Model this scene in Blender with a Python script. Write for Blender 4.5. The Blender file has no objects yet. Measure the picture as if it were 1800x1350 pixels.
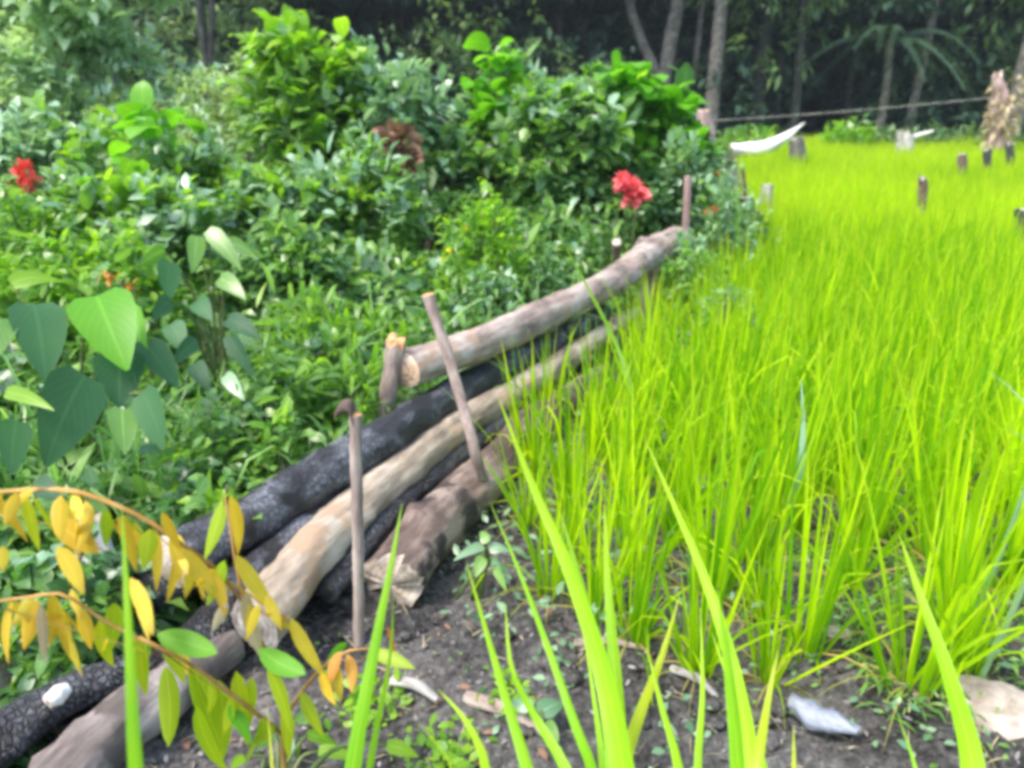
import bpy, math, random
import numpy as np
from mathutils import Vector, Matrix

# ------------------------------------------------------------------ camera, world, sun, exposure
SC = bpy.context.scene
COL = SC.collection
FPX, PITCH, CAMH = 1360.0, math.radians(19.6), 1.5
cd = bpy.data.cameras.new('camera'); cam = bpy.data.objects.new('camera', cd); COL.objects.link(cam)
cam.location = (0, 0, CAMH); cam.rotation_euler = (math.pi/2 - PITCH, 0, 0)
cd.sensor_width = 36.0; cd.lens = 36.0*FPX/1800.0
cd.clip_start = 0.05; cd.clip_end = 1000
cd.dof.use_dof = True; cd.dof.focus_distance = 2.1; cd.dof.aperture_fstop = 2.8
SC.camera = cam

SUN_EL, SUN_AZ = math.radians(60), math.radians(-125)      # azimuth from +Y (ahead) towards +X (right)
w = bpy.data.worlds.new('World'); SC.world = w; w.use_nodes = True
nt = w.node_tree; nt.nodes.clear()
sky = nt.nodes.new('ShaderNodeTexSky'); sky.sky_type = 'NISHITA'; sky.sun_disc = False
sky.sun_elevation = SUN_EL; sky.sun_rotation = SUN_AZ
sky.dust_density = 3.0; sky.air_density = 1.0; sky.ozone_density = 1.0
bg = nt.nodes.new('ShaderNodeBackground'); bg.inputs[1].default_value = 0.15
ow = nt.nodes.new('ShaderNodeOutputWorld')
nt.links.new(sky.outputs[0], bg.inputs[0]); nt.links.new(bg.outputs[0], ow.inputs[0])
sd = bpy.data.lights.new('sun', 'SUN'); sd.energy = 1.3; sd.angle = math.radians(18); sd.color = (1, .95, .86)
sun = bpy.data.objects.new('sun', sd); COL.objects.link(sun)
sdir = Vector((math.sin(SUN_AZ)*math.cos(SUN_EL), math.cos(SUN_AZ)*math.cos(SUN_EL), math.sin(SUN_EL)))
sun.rotation_euler = (-sdir).to_track_quat('-Z', 'Y').to_euler(); sun.location = (4, -4, 12)
SC.view_settings.view_transform = 'Standard'; SC.view_settings.look = 'None'
SC.view_settings.exposure = 1.65; SC.view_settings.gamma = 1.0
cy = SC.cycles
cy.max_bounces = 6; cy.diffuse_bounces = 3; cy.glossy_bounces = 2; cy.transmission_bounces = 4; cy.transparent_max_bounces = 4
cy.caustics_reflective = False; cy.caustics_refractive = False
cy.use_adaptive_sampling = True; cy.adaptive_threshold = 0.02
cy.use_denoising = True; cy.filter_width = 4.0
cy.sample_clamp_indirect = 4.0

# ------------------------------------------------------------------ geometry helpers
cp, sp_ = math.cos(PITCH), math.sin(PITCH)
def ray(px, py):
    u, v = (px-900)/FPX, (675-py)/FPX
    return np.array([u, cp+v*sp_, -sp_+v*cp])
def P(px, py, z=0.0):                       # the point at height z seen at a pixel of the photograph
    d = ray(px, py); t = (z-CAMH)/d[2]; return np.array([0, 0, CAMH]) + d*t
def PD(px, py, Y):                          # the point at depth Y
    d = ray(px, py); return np.array([0, 0, CAMH]) + d*(Y/d[1])
def unit(v): return v/np.maximum(np.linalg.norm(v, axis=-1, keepdims=True), 1e-9)

def terrain(x, y):
    x = np.asarray(x, float); y = np.asarray(y, float)
    z = .018*np.sin(x*5.1+1.3)*np.cos(y*4.3) + .012*np.sin(x*11.7+y*9.1) + .03*np.sin(x*1.1-.4)*np.sin(y*.9+.5)
    z = z + .008*np.sin(x*23+y*17)*np.cos(y*29-x*7)
    far = np.clip((y-60)/70, 0, 1); z = z + 34*far*far*(3-2*far)*(.85+.15*np.sin(x*.03+1))
    left = np.clip((-x-2-.2*y)/8, 0, 1)*np.clip((y-2)/5, 0, 1)
    return z + .35*left

PROF = {
 'taper': lambda t: np.clip(.7+1.2*t, 0, 1)*np.clip(1-t, 0, 1)**.8 + .015,
 'blade': lambda t: np.clip(.55+1.6*t, 0, 1)*np.clip(1-t, 0, 1)**.62 + .02,
 'lance': lambda t: np.sin(np.pi*np.clip(t, 0, 1)**.8)**.8*(1-.15*t) + .03,
 'oval':  lambda t: np.sin(np.pi*np.clip(t, 0, 1)**.9)**.62 + .03,
 'heart': lambda t: np.where(t < .12, .62+2.6*t, 1.0)*np.clip(1-((t-.22)/.8).clip(0)**1.9, 0, 1) + .02,
}
class Leaves:
    """Collects many curved, folded leaves and links them as one mesh."""
    def __init__(s): s.V = []; s.UV = []; s.T = []; s.F = []; s.n = 0
    def add(s, O, D, L, W, droop=.5, roll=0., prof='oval', rows=3, fold=.25, tint=.5, curl=0.):
        O = np.atleast_2d(O).astype(float); N = len(O)
        def arr(a): return np.broadcast_to(np.asarray(a, float), (N,)).copy()
        D = unit(np.broadcast_to(np.asarray(D, float), (N, 3)).copy()); L = arr(L); W = arr(W)
        droop = arr(droop); roll = arr(roll); fold = arr(fold); tint = arr(tint)
        S = np.cross(D, [0, 0, 1.]); bad = np.linalg.norm(S, axis=1) < .05; S[bad] = [1, 0, 0]; S = unit(S)
        Nn = np.cross(S, D)
        c, si = np.cos(roll)[:, None], np.sin(roll)[:, None]; S = S*c + Nn*si
        ts = np.linspace(0, 1, rows+1); pos = O.copy(); prev = D; V = np.zeros((N, rows+1, 3, 3)); pw = PROF[prof](ts)
        for i, t in enumerate(ts):
            d = unit(D + np.array([0, 0, -1.])*(droop*t*1.6)[:, None] + S*(curl*t))
            if i: pos = pos + (d+prev)*.5*(L/rows)[:, None]
            prev = d; nn = unit(np.cross(S, d)); hw = (W*.5*pw[i])[:, None]
            cf, sf = np.cos(fold)[:, None], np.sin(fold)[:, None]
            V[:, i, 0] = pos - S*hw*cf + nn*hw*sf; V[:, i, 1] = pos; V[:, i, 2] = pos + S*hw*cf + nn*hw*sf
        nv = (rows+1)*3; q = []
        for i in range(rows):
            a = i*3; q += [[a, a+1, a+4, a+3], [a+1, a+2, a+5, a+4]]
        q = np.array(q); F = (q[None]+(np.arange(N)*nv)[:, None, None]).reshape(-1, 4)+s.n
        uv = np.array([[u, t] for t in ts for u in (0, .5, 1)])
        s.V.append(V.reshape(-1, 3)); s.UV.append(np.tile(uv, (N, 1))); s.T.append(np.repeat(tint, nv)); s.F.append(F); s.n += N*nv
    def path(s, pts, width, prof='taper', rows=14, fold=.2, tint=.5, side=None):
        """one long blade through given points (numpy, base first)"""
        pts = np.array(pts, float); k = len(pts)
        d = np.r_[0, np.cumsum(np.linalg.norm(np.diff(pts, axis=0), axis=1))]; ts = np.linspace(0, 1, rows+1)
        C = catmull(pts, d/d[-1], ts)
        T = unit(np.gradient(C, axis=0)); S = np.cross(T, np.array([0, 0, 1.]) if side is None else side); S = unit(S); Nn = np.cross(S, T)
        hw = (width*.5*PROF[prof](ts))[:, None]
        V = np.stack([C-S*hw*math.cos(fold)+Nn*hw*math.sin(fold), C, C+S*hw*math.cos(fold)+Nn*hw*math.sin(fold)], 1)
        F = []
        for i in range(rows): a = i*3; F += [[a, a+1, a+4, a+3], [a+1, a+2, a+5, a+4]]
        s.V.append(V.reshape(-1, 3)); s.UV.append(np.array([[u, t] for t in ts for u in (0, .5, 1)])); s.T.append(np.full(len(ts)*3, tint)); s.F.append(np.array(F)+s.n); s.n += len(ts)*3
    def mesh(s, name, mat):
        V = np.concatenate(s.V); F = np.concatenate(s.F).astype(np.int32); UV = np.concatenate(s.UV); T = np.concatenate(s.T)
        return raw_mesh(name, V, F, mat, UV, T)
    def build(s, name, mat, parent=None, loc=None):
        me = s.mesh(name, mat)
        if loc is not None:
            me.transform(Matrix.Translation(-Vector(loc)))
        o = bpy.data.objects.new(name, me); COL.objects.link(o)
        if parent: o.parent = parent
        elif loc is not None: o.location = loc
        return o
def catmull(pts, s, ts):
    out = np.zeros((len(ts), 3)); k = len(pts)
    tang = np.zeros_like(pts)
    for i in range(k):
        a, b = max(i-1, 0), min(i+1, k-1); tang[i] = (pts[b]-pts[a])/max(s[b]-s[a], 1e-6)
    for j, t in enumerate(ts):
        i = min(max(np.searchsorted(s, t)-1, 0), k-2); h = s[i+1]-s[i]; x = (t-s[i])/h
        out[j] = (2*x**3-3*x**2+1)*pts[i]+(x**3-2*x**2+x)*h*tang[i]+(-2*x**3+3*x**2)*pts[i+1]+(x**3-x**2)*h*tang[i+1]
    return out
def raw_mesh(name, V, F, mat, UV=None, T=None, smooth=True):
    me = bpy.data.meshes.new(name); nf = len(F); k = F.shape[1]
    me.vertices.add(len(V)); me.vertices.foreach_set('co', V.astype(np.float32).ravel())
    me.loops.add(nf*k); me.loops.foreach_set('vertex_index', F.ravel())
    me.polygons.add(nf); me.polygons.foreach_set('loop_start', np.arange(0, nf*k, k, dtype=np.int32))
    me.polygons.foreach_set('loop_total', np.full(nf, k, np.int32))
    me.update(calc_edges=True)
    if smooth: me.polygons.foreach_set('use_smooth', np.ones(nf, bool))
    if UV is not None:
        l = me.uv_layers.new(name='UVMap'); l.data.foreach_set('uv', UV[F.ravel()].astype(np.float32).ravel())
    if T is not None:
        a = me.attributes.new('tint', 'FLOAT', 'POINT'); a.data.foreach_set('value', T.astype(np.float32))
    if mat: me.materials.append(mat)
    return me

class Tubes:
    """Collects tapered tubes as one mesh."""
    def __init__(s): s.V = []; s.F = []; s.UV = []; s.n = 0
    def add(s, pts, r, seg=6, rows=None, rough=0., seed=0):
        pts = np.array(pts, float); rows = rows or max(3, len(pts)*3)
        d = np.r_[0, np.cumsum(np.linalg.norm(np.diff(pts, axis=0), axis=1))]; ts = np.linspace(0, 1, rows+1)
        C = catmull(pts, d/d[-1], ts); R = np.interp(ts, np.linspace(0, 1, len(r)), r)
        T = unit(np.gradient(C, axis=0)); ref = np.array([1., 0, 0]) if abs(T[0][2]) > .7 else np.array([0, 0, 1.])
        A = unit(np.cross(T, ref)); B = np.cross(T, A); an = np.arange(seg)*2*np.pi/seg
        rg = np.random.default_rng(seed); RR = R[:, None]*(1+rough*rg.normal(size=(rows+1, seg)))
        V = C[:, None]+(A[:, None]*np.cos(an)[None, :, None]+B[:, None]*np.sin(an)[None, :, None])*RR[:, :, None]
        V = V.reshape(-1, 3); V = np.vstack([V, C[0], C[-1]]); n0 = (rows+1)*seg
        F = []
        for i in range(rows):
            for j in range(seg): k = (j+1) % seg; F.append([i*seg+j, i*seg+k, (i+1)*seg+k, (i+1)*seg+j])
        for j in range(0, seg, 2):
            F.append([n0, (j+2) % seg, j+1, j]); F.append([n0+1, rows*seg+j, rows*seg+j+1, rows*seg+(j+2) % seg])
        s.V.append(V); s.F.append(np.array(F)+s.n); s.n += len(V)
    def build(s, name, mat, parent=None, loc=None):
        me = raw_mesh(name, np.concatenate(s.V), np.concatenate(s.F).astype(np.int32), mat)
        if loc is not None: me.transform(Matrix.Translation(-Vector(loc)))
        o = bpy.data.objects.new(name, me); COL.objects.link(o)
        if parent: o.parent = parent
        elif loc is not None: o.location = loc
        return o
def tag(o, label, cat, group=None, kind=None):
    if label: o['label'] = label
    if cat: o['category'] = cat
    if group: o['group'] = group
    if kind: o['kind'] = kind
    return o
def empty(name, loc, label=None, cat=None, group=None):
    o = bpy.data.objects.new(name, None); COL.objects.link(o); o.location = tuple(loc); o.empty_display_size = .1
    return tag(o, label, cat, group)

# ------------------------------------------------------------------ materials
def nodes(name):
    m = bpy.data.materials.new(name); m.use_nodes = True; t = m.node_tree; t.nodes.clear()
    o = t.nodes.new('ShaderNodeOutputMaterial')
    def N(ty, **kw):
        n = t.nodes.new('ShaderNode'+ty)
        for k, v in kw.items():
            if k.startswith('i_'): n.inputs[int(k[2:])].default_value = v
            else: setattr(n, k, v)
        return n
    def Lk(a, b): t.links.new(a, b)
    return m, N, Lk, o
def rgba(c): return (c[0], c[1], c[2], 1)
def ramp(N, stops):
    r = N('ValToRGB'); e = r.color_ramp.elements
    while len(e) < len(stops): e.new(.5)
    for x, (p, c) in zip(e, stops): x.position = p; x.color = rgba(c)
    return r
def leaf_mat(name, ca, cb, tr=.35, rough=.42, spec=.5, vein=.25, tip=None, trc=1.6, nscale=6.):
    m, N, K, out = nodes(name)
    at = N('Attribute', attribute_name='tint'); uv = N('UVMap'); sx = N('SeparateXYZ'); K(uv.outputs[0], sx.inputs[0])
    tc = N('TexCoord'); no = N('TexNoise'); no.inputs['Scale'].default_value = nscale; no.inputs['Detail'].default_value = 3; K(tc.outputs['Object'], no.inputs['Vector'])
    ad = N('Math', operation='MULTIPLY_ADD'); K(no.outputs[0], ad.inputs[0]); ad.inputs[1].default_value = .7; 
    sb = N('Math', operation='SUBTRACT'); K(at.outputs['Fac'], sb.inputs[0]); sb.inputs[1].default_value = .35; K(sb.outputs[0], ad.inputs[2])
    rp = ramp(N, [(0.05, ca), (.95, cb)]); K(ad.outputs[0], rp.inputs[0]); col = rp.outputs[0]
    # midrib and side veins
    a1 = N('Math', operation='SUBTRACT'); K(sx.outputs[0], a1.inputs[0]); a1.inputs[1].default_value = .5
    a2 = N('Math', operation='ABSOLUTE'); K(a1.outputs[0], a2.inputs[0])
    a3 = N('MapRange'); K(a2.outputs[0], a3.inputs[0]); a3.inputs[1].default_value = .015; a3.inputs[2].default_value = .05; a3.inputs[3].default_value = vein; a3.inputs[4].default_value = 0
    s1 = N('Math', operation='MULTIPLY_ADD'); K(a2.outputs[0], s1.inputs[0]); s1.inputs[1].default_value = -.9; K(sx.outputs[1], s1.inputs[2])
    s2 = N('Math', operation='MULTIPLY'); K(s1.outputs[0], s2.inputs[0]); s2.inputs[1].default_value = 50
    s3 = N('Math', operation='SINE'); K(s2.outputs[0], s3.inputs[0])
    s4 = N('MapRange'); K(s3.outputs[0], s4.inputs[0]); s4.inputs[1].default_value = .75; s4.inputs[2].default_value = 1; s4.inputs[3].default_value = 0; s4.inputs[4].default_value = vein*.45
    s5 = N('Math', operation='MAXIMUM'); K(a3.outputs[0], s5.inputs[0]); K(s4.outputs[0], s5.inputs[1])
    mx = N('MixRGB'); K(s5.outputs[0], mx.inputs[0]); K(col, mx.inputs[1]); mx.inputs[2].default_value = rgba([min(1, x*2.2+.04) for x in cb]); col = mx.outputs[0]
    if tip:
        tp = N('MapRange'); K(sx.outputs[1], tp.inputs[0]); tp.inputs[1].default_value = .72; tp.inputs[2].default_value = 1.05; tp.inputs[3].default_value = 0; tp.inputs[4].default_value = .8
        tm = N('Math', operation='MULTIPLY'); K(tp.outputs[0], tm.inputs[0]); K(at.outputs['Fac'], tm.inputs[1])
        mt = N('MixRGB'); K(tm.outputs[0], mt.inputs[0]); K(col, mt.inputs[1]); mt.inputs[2].default_value = rgba(tip); col = mt.outputs[0]
    pr = N('BsdfPrincipled'); K(col, pr.inputs['Base Color']); pr.inputs['Roughness'].default_value = rough; pr.inputs['Specular IOR Level'].default_value = spec
    bp = N('Bump'); bp.inputs['Strength'].default_value = .25; bp.inputs['Distance'].default_value = .004; K(s5.outputs[0], bp.inputs['Height']); K(bp.outputs[0], pr.inputs['Normal'])
    if tr > 0:
        tl = N('BsdfTranslucent'); br = N('MixRGB', blend_type='MULTIPLY'); br.inputs[0].default_value = 1; K(col, br.inputs[1]); br.inputs[2].default_value = (trc, trc*1.05, trc*.55, 1); K(br.outputs[0], tl.inputs[0])
        ms = N('MixShader'); ms.inputs[0].default_value = tr; K(pr.outputs[0], ms.inputs[1]); K(tl.outputs[0], ms.inputs[2]); K(ms.outputs[0], out.inputs[0])
    else: K(pr.outputs[0], out.inputs[0])
    return m
def bark_mat(name, ca, cb, cc, stretch=.18, scale=22, bump=.6, rough=.85, crack=0., spots=None, spec=.2, cdark=(.012, .011, .011)):
    """ca/cb/cc dark to light bark; local X runs along the log"""
    m, N, K, out = nodes(name)
    tc = N('TexCoord'); mp = N('Mapping'); mp.inputs['Scale'].default_value = (stretch, 1, 1); K(tc.outputs['Object'], mp.inputs[0])
    n1 = N('TexNoise'); n1.inputs['Scale'].default_value = scale; n1.inputs['Detail'].default_value = 8; n1.inputs['Roughness'].default_value = .68; K(mp.outputs[0], n1.inputs['Vector'])
    n2 = N('TexNoise'); n2.inputs['Scale'].default_value = 4.5; n2.inputs['Detail'].default_value = 4; K(tc.outputs['Object'], n2.inputs['Vector'])
    mi = N('Math', operation='MULTIPLY_ADD'); K(n1.outputs[0], mi.inputs[0]); mi.inputs[1].default_value = .65; 
    m2 = N('Math', operation='MULTIPLY'); K(n2.outputs[0], m2.inputs[0]); m2.inputs[1].default_value = .5; K(m2.outputs[0], mi.inputs[2])
    rp = ramp(N, [(.42, ca), (.56, cb), (.68, cc)]); K(mi.outputs[0], rp.inputs[0]); col = rp.outputs[0]; hgt = n1.outputs[0]
    if spots:
        n3 = N('TexNoise'); n3.inputs['Scale'].default_value = 7; n3.inputs['Detail'].default_value = 5; K(tc.outputs['Object'], n3.inputs['Vector'])
        r3 = ramp(N, [(.56, (0, 0, 0)), (.64, (1, 1, 1))]); K(n3.outputs[0], r3.inputs[0])
        mm = N('MixRGB'); K(r3.outputs[0], mm.inputs[0]); K(col, mm.inputs[1]); mm.inputs[2].default_value = rgba(spots); col = mm.outputs[0]
    if crack > 0:
        vo = N('TexVoronoi', feature='DISTANCE_TO_EDGE'); mp2 = N('Mapping'); mp2.inputs['Scale'].default_value = (1.5, 1, 1); K(tc.outputs['Object'], mp2.inputs[0]); K(mp2.outputs[0], vo.inputs['Vector']); vo.inputs['Scale'].default_value = 42
        vr = N('MapRange'); K(vo.outputs[0], vr.inputs[0]); vr.inputs[1].default_value = 0; vr.inputs[2].default_value = .22; vr.inputs[3].default_value = .25; vr.inputs[4].default_value = 1
        mm = N('MixRGB'); K(vr.outputs[0], mm.inputs[0]); mm.inputs[1].default_value = rgba(cdark); K(col, mm.inputs[2]); col = mm.outputs[0]
        hh = N('Math', operation='MULTIPLY_ADD'); K(vr.outputs[0], hh.inputs[0]); hh.inputs[1].default_value = crack; K(n1.outputs[0], hh.inputs[2]); hgt = hh.outputs[0]
    pr = N('BsdfPrincipled'); K(col, pr.inputs['Base Color']); pr.inputs['Roughness'].default_value = rough; pr.inputs['Specular IOR Level'].default_value = spec
    bp = N('Bump'); bp.inputs['Strength'].default_value = bump; bp.inputs['Distance'].default_value = .02; K(hgt, bp.inputs['Height']); K(bp.outputs[0], pr.inputs['Normal'])
    K(pr.outputs[0], out.inputs[0]); return m
def end_mat(name, ca, cb, crk=(.08, .05, .03)):
    m, N, K, out = nodes(name); uv = N('UVMap'); v = N('VectorMath', operation='SUBTRACT'); K(uv.outputs[0], v.inputs[0]); v.inputs[1].default_value = (.47, .52, 0)
    ln = N('VectorMath', operation='LENGTH'); K(v.outputs[0], ln.inputs[0]); no = N('TexNoise'); no.inputs['Scale'].default_value = 5; K(uv.outputs[0], no.inputs['Vector'])
    a = N('Math', operation='MULTIPLY_ADD'); K(no.outputs[0], a.inputs[0]); a.inputs[1].default_value = .12; K(ln.outputs['Value'], a.inputs[2])
    b = N('Math', operation='MULTIPLY'); K(a.outputs[0], b.inputs[0]); b.inputs[1].default_value = 70; c = N('Math', operation='SINE'); K(b.outputs[0], c.inputs[0])
    n2 = N('TexNoise'); n2.inputs['Scale'].default_value = 3.2; n2.inputs['Detail'].default_value = 6; K(uv.outputs[0], n2.inputs['Vector'])
    d = N('Math', operation='MULTIPLY_ADD'); K(c.outputs[0], d.inputs[0]); d.inputs[1].default_value = .045; K(n2.outputs[0], d.inputs[2])
    rp = ramp(N, [(.3, crk), (.42, ca), (.62, cb)]); K(d.outputs[0], rp.inputs[0])
    pr = N('BsdfPrincipled'); K(rp.outputs[0], pr.inputs[0]); pr.inputs['Roughness'].default_value = .8
    bp = N('Bump'); bp.inputs['Strength'].default_value = .5; bp.inputs['Distance'].default_value = .01; K(d.outputs[0], bp.inputs['Height']); K(bp.outputs[0], pr.inputs['Normal'])
    K(pr.outputs[0], out.inputs[0]); return m

M = {}
M['rice'] = leaf_mat('rice_leaf', (.13, .35, .004), (.54, .74, .005), tr=.5, rough=.5, spec=.18, vein=.12, tip=(.45, .42, .06), trc=1.35, nscale=3)
M['rice_near'] = leaf_mat('rice_leaf_near', (.15, .42, .006), (.34, .62, .010), tr=.45, rough=.42, spec=.3, vein=.22, tip=(.42, .48, .03), trc=1.35, nscale=9)
M['rice_old'] = leaf_mat('rice_old_leaf', (.30, .34, .03), (.50, .38, .10), tr=.4, rough=.5, spec=.3, vein=.1, nscale=9)
M['green'] = leaf_mat('mid_green_leaf', (.06, .18, .03), (.24, .42, .08), tr=.4, rough=.32, spec=.8)
M['lime'] = leaf_mat('lime_leaf', (.10, .28, .015), (.30, .50, .03), tr=.5, rough=.36, spec=.6)
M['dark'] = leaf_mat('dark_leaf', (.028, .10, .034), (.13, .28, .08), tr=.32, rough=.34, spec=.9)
M['blue'] = leaf_mat('bluish_leaf', (.08, .20, .09), (.27, .43, .24), tr=.3, rough=.32, spec=.9)
M['pale'] = leaf_mat('pale_sheen_leaf', (.12, .27, .13), (.34, .50, .32), tr=.3, rough=.3, spec=1.0)  # whitened colour also stands in for sky sheen on glossy leaves
M['sage'] = leaf_mat('hazed_sage_leaf', (.22, .40, .20), (.52, .66, .42), tr=.4, rough=.36, spec=.8)  # colour lifted so the upper left trees look veiled by haze
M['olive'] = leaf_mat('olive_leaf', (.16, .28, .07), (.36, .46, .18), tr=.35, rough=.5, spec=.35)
M['bigleaf'] = leaf_mat('big_dark_leaf', (.022, .085, .035), (.06, .17, .06), tr=.3, rough=.5, spec=.3, vein=.14)
M['bigbright'] = leaf_mat('big_bright_leaf', (.10, .33, .012), (.17, .42, .02), tr=.45, rough=.42, spec=.4, vein=.16)
M['yellow'] = leaf_mat('yellow_leaf', (.56, .36, .012), (.74, .58, .06), tr=.4, rough=.45, spec=.4, vein=.2, trc=1.2, nscale=30, tip=(.22, .10, .03))
M['yellowgreen'] = leaf_mat('yellow_green_leaf', (.26, .42, .01), (.46, .52, .015), tr=.45, rough=.4, spec=.4, vein=.25, trc=1.3)
M['orange'] = leaf_mat('orange_leaf', (.45, .13, .02), (.62, .30, .04), tr=.3, rough=.5)
M['grassy'] = leaf_mat('grass_leaf', (.07, .22, .04), (.24, .44, .12), tr=.4, rough=.38, spec=.6, vein=0)
M['red'] = leaf_mat('red_petal', (.55, .03, .03), (.85, .10, .09), tr=.3, rough=.5, spec=.3, trc=1.0)
M['pink'] = leaf_mat('pink_red_petal', (.85, .09, .13), (.98, .26, .28), tr=.3, rough=.5, spec=.3, trc=1.0)
M['petal'] = leaf_mat('yellow_petal', (.8, .5, .02), (.9, .65, .03), tr=.2, rough=.5)
M['ash'] = leaf_mat('ash_flake', (.06, .057, .057), (.30, .285, .27), tr=0, rough=.8, spec=.2)
M['deadleaf'] = leaf_mat('dead_leaf', (.12, .06, .04), (.32, .19, .13), tr=.15, rough=.8, spec=.2)
M['straw'] = leaf_mat('straw', (.28, .22, .12), (.50, .42, .26), tr=.15, rough=.7, spec=.2)
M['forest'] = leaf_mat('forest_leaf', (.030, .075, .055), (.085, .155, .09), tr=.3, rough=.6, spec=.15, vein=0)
M['forest_lit'] = leaf_mat('forest_painted_lit_leaf', (.07, .16, .07), (.18, .28, .09), tr=.3, rough=.45, spec=.4, vein=0)  # lighter copy of the forest leaf, lit look put into the colour
M['stem'] = bark_mat('green_stem', (.04, .09, .02), (.10, .15, .05), (.2, .2, .1), stretch=1, scale=20, bump=.2)
M['twig'] = bark_mat('brown_twig', (.06, .045, .035), (.14, .10, .075), (.28, .22, .17), stretch=1, scale=25)
M['yelstem'] = bark_mat('orange_stem', (.22, .12, .03), (.36, .20, .05), (.48, .30, .1), stretch=1, scale=20, bump=.2)
M['bark'] = bark_mat('grey_brown_bark', (.13, .10, .085), (.30, .235, .20), (.46, .40, .35), spots=(.36, .26, .19))
M['barkpale'] = bark_mat('pale_peeled_bark', (.15, .12, .09), (.34, .275, .205), (.52, .45, .36), spots=(.38, .27, .18))
M['barkold'] = bark_mat('old_grey_bark', (.08, .065, .06), (.19, .16, .145), (.34, .30, .28), spots=(.12, .10, .09))
M['barkred'] = bark_mat('reddish_rough_bark', (.05, .036, .032), (.15, .108, .09), (.34, .27, .22), scale=16, bump=1., spots=(.06, .05, .047))  # darkened overall to paint the shaded lower side of the lowest log
M['char'] = bark_mat('charred_bark', (.010, .010, .012), (.035, .036, .042), (.13, .135, .15), stretch=.6, scale=26, rough=.45, crack=.5, spec=.6, bump=1.)
M['ashy'] = bark_mat('ashy_charred_bark', (.010, .010, .012), (.034, .036, .044), (.20, .21, .24), stretch=.45, scale=13, rough=.55, spec=.5, bump=1., crack=.12, spots=(.012, .012, .013))
M['stake'] = bark_mat('stake_bark', (.14, .10, .085), (.30, .23, .20), (.46, .39, .34), scale=30)
M['greywood'] = bark_mat('weathered_grey_wood', (.16, .15, .14), (.34, .32, .30), (.6, .58, .55), scale=20)
M['whitewood'] = bark_mat('bleached_wood', (.5, .49, .47), (.68, .67, .65), (.8, .79, .77), scale=20, bump=.3)
M['pinkwood'] = bark_mat('pinkish_wood', (.20, .12, .11), (.36, .24, .22), (.5, .38, .35), scale=16)
M['shade_trunk'] = bark_mat('painted_shade_trunk', (.025, .027, .024), (.045, .05, .043), (.08, .085, .07), stretch=1, scale=6)  # darker copy of the trunk bark, forest shade put into the colour
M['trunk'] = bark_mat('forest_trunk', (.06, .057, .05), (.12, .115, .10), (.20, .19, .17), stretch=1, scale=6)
M['end'] = end_mat('cut_wood', (.52, .36, .24), (.80, .62, .46), (.30, .19, .12))
M['endor'] = end_mat('orange_cut_wood', (.45, .22, .09), (.66, .40, .20))
M['endpale'] = end_mat('pale_cut_wood', (.40, .33, .26), (.62, .53, .44), (.2, .15, .11))
M['endchar'] = end_mat('charred_end', (.02, .02, .022), (.07, .07, .08), (.01, .01, .01))
M['endgrey'] = end_mat('grey_end', (.2, .18, .16), (.4, .37, .34))

def soil_mat():
    m, N, K, out = nodes('burnt_soil_far_shade'); tc = N('TexCoord')
    n1 = N('TexNoise'); n1.inputs['Scale'].default_value = 2.2; n1.inputs['Detail'].default_value = 9; n1.inputs['Roughness'].default_value = .7; K(tc.outputs['Object'], n1.inputs['Vector'])
    n2 = N('TexNoise'); n2.inputs['Scale'].default_value = 38; n2.inputs['Detail'].default_value = 6; n2.inputs['Roughness'].default_value = .7; K(tc.outputs['Object'], n2.inputs['Vector'])
    a = N('Math', operation='MULTIPLY_ADD'); K(n2.outputs[0], a.inputs[0]); a.inputs[1].default_value = .55
    b = N('Math', operation='MULTIPLY'); K(n1.outputs[0], b.inputs[0]); b.inputs[1].default_value = .5; K(b.outputs[0], a.inputs[2])
    rp = ramp(N, [(.38, (.014, .013, .013)), (.47, (.060, .056, .054)), (.56, (.14, .13, .125)), (.68, (.34, .32, .30))]); K(a.outputs[0], rp.inputs[0])
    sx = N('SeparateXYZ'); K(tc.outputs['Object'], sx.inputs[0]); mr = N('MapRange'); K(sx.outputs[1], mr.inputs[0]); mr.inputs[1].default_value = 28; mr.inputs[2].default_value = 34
    mx = N('MixRGB'); K(mr.outputs[0], mx.inputs[0]); K(rp.outputs[0], mx.inputs[1]); mx.inputs[2].default_value = (.006, .014, .010, 1)  # ground beyond the field coloured near black as painted forest shade
    pr = N('BsdfPrincipled'); K(mx.outputs[0], pr.inputs[0]); pr.inputs['Roughness'].default_value = .9; pr.inputs['Specular IOR Level'].default_value = .25
    vo = N('TexVoronoi'); vo.inputs['Scale'].default_value = 26; K(tc.outputs['Object'], vo.inputs['Vector'])
    c = N('Math', operation='MULTIPLY_ADD'); K(vo.outputs['Distance'], c.inputs[0]); c.inputs[1].default_value = .6; K(n2.outputs[0], c.inputs[2])
    bp = N('Bump'); bp.inputs['Strength'].default_value = .9; bp.inputs['Distance'].default_value = .03; K(c.outputs[0], bp.inputs['Height']); K(bp.outputs[0], pr.inputs['Normal'])
    K(pr.outputs[0], out.inputs[0]); return m
M['soil'] = soil_mat()

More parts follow.
